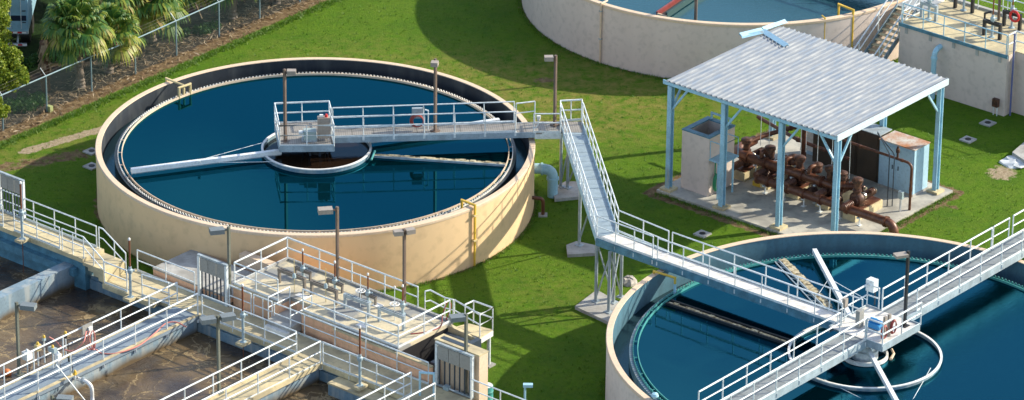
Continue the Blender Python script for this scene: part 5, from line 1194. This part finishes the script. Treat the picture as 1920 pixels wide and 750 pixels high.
g = at(911, 757, 0); MB().lathe(g, [(0, 0), (.3, 0), (.3, .25), (.315, .27), (.3, .29), (.3, .6), (.315, .62), (.3, .64), (.3, .85), (.28, .86)], 24).build('drum', TEAL, br_); MB().lathe(g, [(.285, .84), (.28, .865), (0, .865)], 24).build('lid', WHITE, br_)
sm = thing('small_light', 'small pale blue light on a thin pole rising from the lawn at the bottom edge', 'light', P(11.8, 1.2, 0))
g = at(984, 757, 1.0); g.z = 0; MB().tube(g, g+Vector((0, 0, 1.85)), .045, 8).build('pole', BLUEP, sm); MB().obox(g+Vector((.12, 0, 1.85)), Vector((.2, 0, 0)), Vector((0, .1, 0)), Vector((0, 0, .06))).build('head', BLUEP, sm)
tl = thing('small_light', 'small round blue white light on the rim of the near tank at the bottom edge', 'light', at(1228, 745, 3))
MB().lathe(at(1228, 742, 3.0), [(0, -.1), (.1, -.1), (.16, 0), (.12, .1), (0, .14)], 14).build('head', BLUEP, tl)
# ------------------------------------------------------------------ lamp posts
def lamp(base, z, heads, label, pole=POLEG, head=HEADD, h=3.5, arm=.14, sz=(.31, .2, .1)):
    t = thing('lamp_post', label, 'lamp post', (base.x, base.y, z), 'lamp posts')
    c = Vector((base.x, base.y, z)); s_ = .055
    MB().obox(c+Vector((0, 0, h/2)), E1*s_, E2*s_, Vector((0, 0, h/2))).build('pole', pole, t, smooth=False)
    MB().obox(c+Vector((0, 0, .03)), E1*.16, E2*.16, Vector((0, 0, .03))).build('base_plate', pole, t, smooth=False)
    for a in heads:
        d = Vector((math.cos(R(a)), math.sin(R(a)), 0)); n_ = Vector((-d.y, d.x, 0)); hc = c+d*(arm+.06+sz[0])+Vector((0, 0, h-.14))
        hd = MB().obox(hc, d*sz[0], n_*sz[1], Vector((0, 0, sz[2])))
        hh = hd.build('lamp_head', head, t, smooth=False)
        MB().beam(c+Vector((0, 0, h-.14)), hc-d*(sz[0]-.004), .07, .07).build('arm', pole, hh, smooth=False)
        MB().obox(hc-Vector((0, 0, sz[2]+.008)), d*(sz[0]-.06), n_*(sz[1]-.05), Vector((0, 0, .006))).build('lens', WHITE, hh, smooth=False)
    return t
small = (.2, .15, .1)
lamp(at(535, 266, Z1), Z1, [0], 'brown lamp post on the platform of the cream tank bridge', BROWN, HEADG, 3.55, .05, small)
lamp(at(816, 246, Z1), Z1, [262], 'brown lamp post in the middle of the cream tank bridge', BROWN, HEADG, 3.55, .0, (.17, .16, .1))
lamp(at(1040, 235, Z1), Z1, [184], 'brown lamp post at the head of the straight walkway', BROWN, HEADG, 3.45, .05, small)
lamp(at(633, 523, ZP), ZP, [190], 'lamp post with one grey head in the middle of the valve platform', BROWN, HEADG, 3.4)
lamp(at(758, 572, ZP), ZP, [195, 25], 'twin headed brown lamp post at the right of the valve platform', BROWN, HEADG, 3.55, .0, small)
lamp(at(431, 568, ZD), ZD, [195], 'olive lamp post with one dark head beside the left gate rack', h=3.6)
lamp(at(411, 737, ZD), ZD, [200, 22], 'twin headed olive lamp post rising from the tan basin walkway', h=3.55, arm=.05)
lamp(at(36, 703, ZD), ZD, [-12], 'lamp post with one dark head at the left picture edge', h=3.35)
lamp(at(873, 738, ZD), ZD, [195], 'lamp post with one dark head beside the bottom right gate rack', h=3.65, arm=.0)
lamp(at(1696, 612, Z1), Z1, [200], 'dark lamp post on the central platform of the diagonal bridge', BLACK, HEADG, 3.45, .0, (.27, .19, .06))
g = at(98, 745, ZD+3.4); lamp(Vector((g.x, g.y, 0)), ZW, [-8], 'lamp whose dark head just enters the bottom left edge', h=ZD+3.4-ZW+.1)
# ------------------------------------------------------------------ things on the bridges
z = Z1+.05
cb1 = thing('control_box', 'tall tan control box with red beacon on the cream tank platform', 'control box', at(607, 268, z))
g = at(607, 262, z); MB().obox(g+Vector((0, 0, .62)), Vector((.27, .03, 0)), Vector((-.02, .14, 0)), Vector((0, 0, .5))).build('body', mat('tan_box', (.36, .30, .25), .5, var=.1), cb1, smooth=False)
for s_ in (-.2, .2): MB().tube(g+Vector((s_, 0, 0)), g+Vector((s_, 0, .15)), .025, 6).build('leg', GALV, cb1)
MB().lathe(g+Vector((.12, 0, 1.12)), [(.07, 0), (.07, .09), (.04, .15), (0, .16)], 12).build('beacon', RED, cb1); MB().obox(g+Vector((-.1, 0, 1.18)), Vector((.08, 0, 0)), Vector((0, .06, 0)), Vector((0, 0, .05))).build('gland', WHITE, cb1)
g = at(580, 262, z); dm = thing('drive_unit', 'low grey green drive box with small motor on the cream tank platform', 'drive unit', g)
MB().obox(g+Vector((.03, 0, .28)), Vector((.28, .02, 0)), Vector((-.02, .22, 0)), Vector((0, 0, .2))).build('case', mat('grey_green_box', (.30, .38, .38), .5), dm, smooth=False)
MB().lathe(g+Vector((-.27, 0, .35)), [(0, -.2), (.1, -.2), (.1, .0), (.07, .02)], 14, Vector((1, 0, 0))).build('motor', GALV, dm)
MB().obox(g+Vector((0, 0, .04)), Vector((.34, 0, 0)), Vector((0, .26, 0)), Vector((0, 0, .04))).build('base', GALVD, dm, smooth=False)
g = at(782, 245, z); hb = thing('hose_box', 'grey box with red hose coil on the far rail of the cream tank bridge', 'hose reel', g)
MB().obox(g+Vector((0, .3, .75)), Vector((.24, .02, 0)), Vector((0, .08, 0)), Vector((0, 0, .24))).build('box', GALVD, hb)
b = MB()
for k in range(4): b.path([g+Vector((.02*k-.02+(.3-.02*k)*math.cos(a), .18-.03*k, .42+(.32-.02*k)*math.sin(a))) for a in np.linspace(0, 6.28, 22)[:-1]], .022, 6, True)
b.build('hose_coil', HOSER, hb)
MB().path([g+Vector((.5, .1, 0)), g+Vector((.5, .1, .95)), g+Vector((.35, .1, 1.0))], .03, 6).build('water_pipe', GALV, hb)
g = at(1003, 250, Z1); sf = thing('flood_light', 'small white floodlight on the gate post of the landing', 'floodlight', g)
g2 = at(1010, 222, Z1+.7); MB().lathe(g2, [(0, -.1), (.06, -.1), (.09, .02), (.1, .12), (0, .12)], 12).build('head', WHITE, sf); MB().path([g2-Vector((0, 0, .1)), g2+Vector((-.02, 0, -.3)), g2+Vector((-.15, 0, -.5))], .02, 6).build('bracket', GALV, sf)
z = Z1+.03
tp = thing('turntable_drive', 'bright blue drive motor unit on the central platform of the near tank', 'drive unit', P(21.2, 13.6, z))
g = at(1628, 603, z+.3); g.z = 0; MB().obox(g+Vector((.3, 0, z+.16)), E1*.32, E2*.2, Vector((0, 0, .1))).build('base', BLUEM, tp, smooth=False)
MB().lathe(g+Vector((.35, 0, z+.3)), [(0, -.3), (.12, -.3), (.13, -.05), (.1, .05), (.1, .25), (0, .25)], 16, E1).build('motor', BLUEM, tp)
g3 = g+Vector((-.35, .1, z)); MB().obox(g3+Vector((0, 0, .4)), E1*.1, E2*.16, Vector((0, 0, .38))).build('cabinet', PANEL, tp, smooth=False)
ub = thing('control_box', 'grey control box on a pole at the far corner of the central platform', 'control box', at(1636, 575, z))
g = at(1640, 572, z); MB().tube(g, g+Vector((0, 0, 1.15)), .035, 8).build('pole', DGREY, ub); g = at(1635, 538, z+.85)
MB().obox(g+Vector((0, 0, .1)), E2*.17, E1*.2, Vector((0, 0, .26))).build('case', GALV, ub, smooth=False); MB().obox(g+E1*.203*1+Vector((0, 0, .1)), E2*.09, E1*.004, Vector((0, 0, .1))).build('window', WHITE, ub, smooth=False)
ub2 = thing('switch_box', 'small dark switch box on a post where the pale walkway meets the platform', 'switch box', at(1583, 600, z))
g = at(1583, 602, z); MB().tube(g, g+Vector((0, 0, .75)), .03, 6).build('pole', GALV, ub2); MB().obox(g+Vector((0, 0, .85)), E1*.08, E2*.1, Vector((0, 0, .2))).build('case', HEADG, ub2, smooth=False)
g = at(1662, 632, z); cc = thing('hose_box', 'tan box stand with dark red hose coils on the near side of the central platform', 'hose reel', g)
for s_ in (-.15, .15): MB().obox(g+E2*s_+Vector((0, 0, .5)), E2*.07, E1*.05, Vector((0, 0, .5))).build('upright', HEADG, cc, smooth=False)
for s_ in (-.35, .3):
    b = MB()
    for k in range(4): b.path([g+E2*(s_+(.2-.015*k)*math.cos(a))+E1*(.1+.02*k)+Vector((0, 0, .4+(.32-.02*k)*math.sin(a))) for a in np.linspace(0, 6.28, 20)[:-1]], .022, 6, True)
    b.build('hose_coil', HOSER, cc)
# ------------------------------------------------------------------ fence
FP = [at(x, y, 0) for x, y in ((-75, 281), (6, 245), (88, 209), (172, 172), (254, 139), (331, 104), (411, 68), (487, 36), (562, 5), (640, -28))]
fn = thing('chain_link_fence', 'grey chain link fence with barbed wire arms along the palm trees', 'fence', FP[4])
fh = 1.82; fd = (FP[-1]-FP[0]).normalized(); fb = Vector((-fd.y, fd.x, 0))
for p in FP:
    MB().tube(p, p+Vector((0, 0, fh)), .04, 8).build('post', FENC, fn)
    MB().tube(p+Vector((0, 0, fh)), p+fb*.35+Vector((0, 0, fh+.32)), .022, 6).build('barb_arm', GALVD, fn)
MB().path([p+Vector((0, 0, fh)) for p in FP], .035, 8).build('top_rail', FENC, fn)
for k in range(3): MB().path([p+fb*(.12+.11*k)+Vector((0, 0, fh+.1+.1*k)) for p in FP], .004, 4).build('barbed_wire', BLACK, fn)
me = bpy.data.meshes.new('wire_mesh'); vs, fs, uvs = [], [], []; L = 0
for a, b_ in zip(FP, FP[1:]):
    l_ = (b_-a).length; k = len(vs); vs += [a-FP[4]+Vector((0, 0, .03)), b_-FP[4]+Vector((0, 0, .03)), b_-FP[4]+Vector((0, 0, fh)), a-FP[4]+Vector((0, 0, fh))]; fs.append((k, k+1, k+2, k+3))
    q = .11; uvs += [(L/q, 0), ((L+l_)/q, 0), ((L+l_)/q, fh/q), (L/q, fh/q)]; L += l_
me.from_pydata([tuple(v) for v in vs], [], fs); uv_ = me.uv_layers.new(name='UVMap')
for i, q in enumerate(uvs): uv_.data[i].uv = q
me.materials.append(LINK); o = bpy.data.objects.new('wire_mesh', me); C.objects.link(o); o.parent = fn
# ------------------------------------------------------------------ plants behind the fence
def leafcloud(name, clumps, n, size, m, parent, seed, asp=1.6):
    """clumps = (centre, radii, weight): small leaf faces scattered near the surface and inside each clump"""
    rg = np.random.default_rng(seed); wts = np.array([c[2] for c in clumps], float); wts /= wts.sum()
    idx = rg.choice(len(clumps), n, p=wts)
    cs = np.array([tuple(c[0]) for c in clumps])[idx]; rr = np.array([c[1] for c in clumps], float)[idx]
    d = rg.normal(size=(n, 3)); d /= np.linalg.norm(d, axis=1)[:, None]
    rad = rg.uniform(.35, 1.08, n)[:, None]**.6
    p = cs+d*rr*rad
    a = rg.normal(size=(n, 3)); a /= np.linalg.norm(a, axis=1)[:, None]; b_ = np.cross(a, rg.normal(size=(n, 3))); b_ /= np.linalg.norm(b_, axis=1)[:, None]
    s_ = size*rg.uniform(.6, 1.4, n)[:, None]
    v = np.stack([p-a*s_*asp, p-b_*s_, p+a*s_*asp, p+b_*s_], 1).reshape(-1, 3)-np.array(WL[parent])
    me = bpy.data.meshes.new(name); me.from_pydata(v.tolist(), [], np.arange(4*n).reshape(-1, 4).tolist()); me.materials.append(m)
    o = bpy.data.objects.new(name, me); C.objects.link(o); o.parent = parent; return o
def fan(b, base, d, petl, rad, nl, r1, droop):
    """one fan frond: stalk and radiating leaflets that droop at the tips"""
    d = d.normalized(); side = d.cross(Vector((0, 0, 1))).normalized(); up = side.cross(d)
    hub = base+d*petl-Vector((0, 0, droop*petl*.3)); 
    b.tube(base, hub, .018, 4, .012)
    fdn = (d-Vector((0, 0, droop*.45))).normalized(); up2 = side.cross(fdn)
    for i in range(nl):
        a = (i/(nl-1)-.5)*4.2+r1.uniform(-.06, .06)
        ld = (fdn*math.cos(a)+side*math.sin(a)+up2*(.18-.12*abs(a))).normalized()
        L = rad*(1-.06*a*a)*r1.uniform(.85, 1.1); w_ = .047*rad/.8
        nrm = ld.cross(up2).normalized()
        p0 = hub; p1 = hub+ld*L*.5; p2 = hub+ld*L*.8-Vector((0, 0, L*(.1+.22*droop))); p3 = hub+ld*L*.93-Vector((0, 0, L*(.25+.45*droop)))
        k = len(b.v); b.v += [p0, p1-nrm*w_, p1+nrm*w_, p2-nrm*w_*.8, p2+nrm*w_*.8, p3]
        b.f += [(k, k+1, k+2), (k+1, k+3, k+4, k+2), (k+3, k+5, k+4)]
def palm(label, base, h, nf, rad, seed, grp='palm trees behind the fence', trunkm=BARK, rt=.19):
    r1 = random.Random(seed); t = thing('palm_tree', label, 'palm tree', base, grp)
    k = MB(); pts = []; rr = []
    N = int(h/.09)
    lean = Vector((r1.uniform(-.08, .08), r1.uniform(-.08, .08), 0))
    for i in range(N+1):
        f = i/N; pts.append(base+lean*f*h+Vector((0, 0, h*f))); rr.append(rt*(1.25-.25*min(1, f*4))*(1.12 if i % 2 else .9)*r1.uniform(.93, 1.07))
    k.path(pts, rr, 12)
    for i in range(N*3):   # old leaf boots
        f = r1.uniform(.12, 1); a = r1.uniform(0, 6.28); dd = Vector((math.cos(a), math.sin(a), 0)); c = base+lean*f*h+Vector((0, 0, h*f))+dd*rt*.9
        k.beam(c, c+dd*.1+Vector((0, 0, .16)), .06, .02)
    k.build('trunk', trunkm, t)
    top = pts[-1]
    g, y, dr = MB(), MB(), MB()
    for i in range(nf):
        f = (i+.5)/nf; el = R(80-104*f)+r1.uniform(-.12, .12); az = i*2.4+r1.uniform(-.2, .2)
        d = Vector((math.cos(az)*math.cos(el), math.sin(az)*math.cos(el), math.sin(el)))
        tgt = g if f < .68 or r1.random() < .35 else y
        fan(tgt, top+d*.1, d, rad*r1.uniform(.55, .8), rad*r1.uniform(.52, .66), 28, r1, .25+.55*f)
    for i in range(nf//3):
        az = r1.uniform(0, 6.28); el = R(-55)+r1.uniform(-.3, .15); d = Vector((math.cos(az)*math.cos(el), math.sin(az)*math.cos(el), math.sin(el)))
        fan(dr, top-Vector((0, 0, .1)), d, rad*.35, rad*.4, 14, r1, 1)
    g.build('crown', PALM, t, smooth=False); y.build('yellowing_fronds', PALMY, t, smooth=False); dr.build('dead_fronds', DEADF, t, smooth=False)
    return t
palm('large fan palm with yellowing fronds nearest the left end of the fence', at(152, 166, 0), 3.2, 50, 1.45, 1)
palm('fan palm leaning over the fence right of the largest one', at(204, 138, 0), 2.05, 38, 1.35, 2)
palm('fan palm with green crown cut by the top edge, trunk hidden by the fence', at(285, 78, 0), 2.3, 42, 1.7, 3)
palm('small fan palm right of the green crown at the top edge', at(346, 42, 0), 1.9, 30, 1.2, 4)
palm('fan palm whose grey trunk meets the top edge right of the fallen stick', at(436, 36, 0), 2.6, 30, 1.6, 5)
palm('fan palm rightmost at the top edge, only its trunk in view', at(519, 8, 0), 2.6, 30, 1.6, 6)
palm('fan palm behind the trailer side, between the two leftmost crowns', at(212, 80, 0), 3.0, 40, 1.7, 7)
# dead stub
base = at(86, 170, 0); ds = thing('dead_palm', 'dead palm stub with reddish trunk and hanging dry fronds behind the fence', 'dead palm', base, None)
r1 = random.Random(5); k = MB(); N = 26
k.path([base+Vector((.02*math.sin(i), 0, 2.55*i/N)) for i in range(N+1)], [.22*(1.1 if i % 2 else .92) for i in range(N+1)], 12); k.build('trunk', BARKR, ds)
k = MB()
for i in range(46):
    a = r1.uniform(0, 6.28); z0 = r1.uniform(1.5, 2.65); d = Vector((math.cos(a), math.sin(a), 0)); c = base+Vector((0, 0, z0))+d*.12
    k.obox(c+d*.13-Vector((0, 0, r1.uniform(.1, .28))), (d*.1-Vector((0, 0, r1.uniform(.15, .32)))), Vector((-d.y, d.x, 0))*r1.uniform(.03, .07), d*.008)
k.build('dry_fronds', DEADF, ds, smooth=False)
def treex(label, base, clumps, n, size, m, seed, trunk_h, rt=.12, asp=1.5, name='broadleaf_tree', cat='tree', grp=None):
    t = thing(name, label, cat, base, grp)
    k = MB().path([base, base+Vector((.05, .05, trunk_h*.5)), base+Vector((0, .1, trunk_h))], [rt, rt*.8, rt*.5], 10)
    r_ = random.Random(seed)
    for c in clumps[:8]: k.tube(base+Vector((0, 0, trunk_h*.6)), Vector(c[0]), rt*.4, 6, .02)
    k.build('trunk', BARKR, t)
    leafcloud('crown', clumps, n, size, m, t, seed, asp); return t
r1 = random.Random(9); base = at(-30, 258, 0); cl = []
for k in range(110):
    x, y = r1.uniform(-50, 34), r1.uniform(-10, 205)
    if x > 8 and y < 96: x = r1.uniform(-60, 2)
    if y > 175: x = r1.uniform(-50, 0)
    if x > 22 and (y < 105 or y > 165): x = r1.uniform(-50, 14)
    dd = r1.uniform(-.9, .9); z_ = 3.2 if y < 60 else 2.6 if y < 130 else 1.7
    q = at(x, y, z_+r1.uniform(-.4, .4)); cl.append((q, (r1.uniform(.28, .5),)*3, 1))
for (x, y) in ((40, 130), (46, 150), (28, 118), (44, 140), (10, 205), (4, 215)): cl.append((at(x, y, 2.2 if y < 200 else 1.2), (.25, .25, .2), .6))
treex('leafy yellow green tree cut by the left picture edge in front of the fence', base, cl, 42000, .045, BUSHL, 11, 3.0, asp=1.3)
# undergrowth and shade trees behind the fence
for k, ((x, y), s_, lb) in enumerate((((30, 205), .55, 'low green weeds behind the left end of the fence'), ((62, 190), .45, 'low green weeds behind the fence left of the dead palm'), ((375, 60), .5, 'low green weeds behind the fence under the fallen stick'), ((215, 60), .6, 'dark shrub behind the palms below the top edge'), ((40, 120), .5, 'dark low shrub below the parked trailer'))):
    g = at(x, y, 0); t = thing('weed_clump', lb, 'shrub', g, 'shrubs behind the fence')
    rr_ = random.Random(k); leafcloud('leaves', [(g+Vector((rr_.uniform(-s_, s_)*1.6, rr_.uniform(-s_, s_), s_*.35)), (s_*.6, s_*.6, s_*.5), 1) for q in range(7)], 1500, .035, WEED, t, 20+k, 2)
for k, (x, y, h, lb) in enumerate(((-21.5, 214.5, 5.5, 'dark shade tree standing behind the leftmost palms'), (-15.5, 220.5, 6.0, 'dark shade tree beyond the palms at the top edge'), (-8, 224.0, 6.5, 'dark shade tree beyond the fence, mostly above the picture'))):
    base = Vector((x, y, 0)); rr_ = random.Random(30+k)
    cl = [(base+Vector((rr_.gauss(0, 1.5), rr_.gauss(0, 1.3), h*.66+rr_.uniform(-1.5, 1.7))), (rr_.uniform(.8, 1.3),)*3, 1) for q in range(18)]
    treex(lb, base, cl, 9000, .12, WEED, 40+k, h*.6, .2, grp='shade trees beyond the fence')
# litter
def litter():
    b = MB(); r_ = random.Random(4); L = (FP[-1]-FP[0]).length
    for i in range(2600):
        s_ = r_.uniform(0, L); o_ = r_.gauss(.55, .85)
        if o_ < -.75: continue
        c = FP[0]+fd*s_+fb*o_+Vector((0, 0, r_.uniform(.01, .13))); a = r_.uniform(0, 6.28); d = Vector((math.cos(a), math.sin(a), r_.uniform(-.4, .4))); n_ = d.cross(Vector((r_.uniform(-.6, .6), r_.uniform(-.6, .6), 1))).normalized()
        l_ = r_.uniform(.06, .26); w_ = r_.uniform(.012, .04)
        b.face([c-d*l_, c-n_*w_, c+d*l_, c+n_*w_])
    o = b.build('palm_litter', LITT, smooth=False); o['kind'] = 'stuff'; tag(o, 'dry fallen palm leaves heaped along the fence', 'leaf litter')
litter()
for pts, lb, r_ in (([at(172, 128, .15), at(200, 133, .2), at(232, 118, .2), at(255, 109, .15)], 'long pale fallen frond stalk behind the fence below the palms', .03), ([at(367, 7, 1.6), at(379, 35, 1.3)], 'pale dead stalk leaning on the top rail of the fence', .035)):
    tag(MB().path(pts, r_, 6).build('fallen_stalk', LITT), lb, 'dead branch', 'fallen stalks')
g = at(93, 204, .12); tag(MB().obox(g, E1*.14, E2*.1, Vector((0, 0, .16))).build('plastic_box', mat('pale_green_plastic', (.32, .36, .16), .5), smooth=False), 'pale green box at the foot of a fence post', 'box')
# trailer
tr = thing('parked_trailer', 'white blue box trailer with red and white reflector strips parked behind the palms', 'trailer', (-24.7, 207.6, 0))
x0, x1, y0 = -26.15, -23.58, 207.6
def wb(x0, x1, y0, y1, z0, z1): return MB().prism([(x0, y0), (x1, y0), (x1, y1), (x0, y1)], z0, z1)
TB = mat('trailer_panel', (.30, .52, .66), .35, .1, var=.08, vscale=.6)
wb(x0, x1, y0, y0+12, 1.25, 4.1).build('box_body', TB, tr, smooth=False)
for a, c in ((x0+.08, -24.73), (-24.67, x1-.08)):
    d_ = wb(a, c, y0-.03, y0-.003, 1.4, 4.0).build('rear_door', TB, tr, smooth=False)
    for q in (.25, .75): MB().tube(Vector((a+(c-a)*q, y0-.06, 1.4)), Vector((a+(c-a)*q, y0-.06, 3.95)), .018, 6).build('lock_rod', GALV, d_)
    for hz_ in (1.7, 2.3, 2.9): wb(c-.2, c-.02, y0-.05, y0-.032, hz_, hz_+.05).build('hinge', DGREY, d_, smooth=False)
    wb(a, c, y0-.036, y0-.031, 1.8, 2.08).build('dark_band', mat('navy_band', (.01, .02, .05), .4), d_, smooth=False)
wb(x0, x1, y0-.02, y0+.1, 1.1, 1.248).build('rear_sill', GALVD, tr, smooth=False)
wb(x0+.1, x1-.1, y0+.02, y0+.12, .44, .58).build('under_bar', GALVD, tr, smooth=False)
n_ = 11; REFW = mat('reflector_white', (.8, .8, .8), .4); REFR = mat('reflector_red', (.5, .02, .03), .4)
for zz in (1.14, .48):
    for k in range(n_):
        a = x0+.1+(x1-x0-.2)*k/n_; wb(a, a+(x1-x0-.2)/n_-.004, y0-.03 if zz > 1 else y0+.0, y0-.022 if zz > 1 else y0+.018, zz, zz+.08).build('reflector', REFR if k % 2 else REFW, tr, smooth=False)
for a in (x0+.55, x1-.55): MB().beam(Vector((a, y0+.1, .55)), Vector((a, y0+.5, 1.15)), .1, .06).build('bar_bracket', GALVD, tr)
for a in (x0+.3, x1-.3):
    for yy in (1.6, 2.8): MB().lathe(Vector((a, y0+yy, .5)), [(0, -.25), (.3, -.25), (.5, -.22), (.5, .22), (.3, .25), (0, .25)], 24, Vector((1, 0, 0))).build('wheel', BLACK, tr)
wb(x0+.6, x1-.6, y0+.2, y0+11, .9, 1.24).build('chassis', BLACK, tr, smooth=False)

# ------------------------------------------------------------------ ragged grass along walls, slab and footings
def tufts():
    b = MB(); r_ = random.Random(21)
    def blade(p, k=4):
        for q in range(k):
            a = r_.uniform(0, 6.28); d = Vector((math.cos(a), math.sin(a), 0)); h = r_.uniform(.05, .14); n_ = Vector((-d.y, d.x, 0))*.012; o_ = Vector((r_.uniform(-.05, .05), r_.uniform(-.05, .05), 0))
            b.face([p+o_-n_, p+o_+n_, p+o_+d*h*.6+Vector((0, 0, h))])
    for c, R_, lo, hi in ((T1C, T1R, -2.9, .9), (T2C, T2R, 1.2, 3.6), (T3C, T3R, 3.0, 6.1)):
        for i in range(2600):
            if r_.random() < .35: continue
            a = r_.uniform(lo, hi); rr = R_+.05+abs(r_.gauss(0, .12)); blade(Vector((c.x+rr*math.cos(a), c.y+rr*math.sin(a), 0)), 3)
    for i in range(1500):
        e_ = r_.choice((0, 1)); t_ = r_.random(); o_ = abs(r_.gauss(0, .14))
        blade(P(1.75+10.3*t_, 23.9-o_) if e_ == 0 else P(12.02+o_, 23.9+8.9*t_), 3)
    for i in range(3000):
        s_ = r_.uniform(0, (FP[-1]-FP[0]).length); blade(FP[0]+fd*s_-fb*(1.15+r_.gauss(0, .16)), 4)
    for i in range(9000):        # loose tufts over the open lawn
        p = at(r_.uniform(-20, 1920), r_.uniform(0, 740), 0)
        if any((p-Vector((c.x, c.y, 0))).length < R_+.1 for c, R_ in ((T1C, T1R), (T2C, T2R), (T3C, T3R))): continue
        u_, v_ = UV(p)
        if (1.6 < u_ < 12.1 and 23.8 < v_ < 33) or (v_ < 5.6 and u_ < 8.9 and u_ > -8) or v_ < 1.0 or (u_ > 2.4 and v_ > 41): continue
        if (p-FP[0]).dot(fb) > -1.0: continue
        blade(p, 5)
    o = b.build('grass_tufts', GRASSB, smooth=False); o['kind'] = 'stuff'; tag(o, 'longer grass along tank walls, slab edges and over the lawn', 'grass')
GRASSB = leafmat('grass_blades', (.05, .15, .006), (.09, .21, .008), (.17, .27, .02))
tufts()
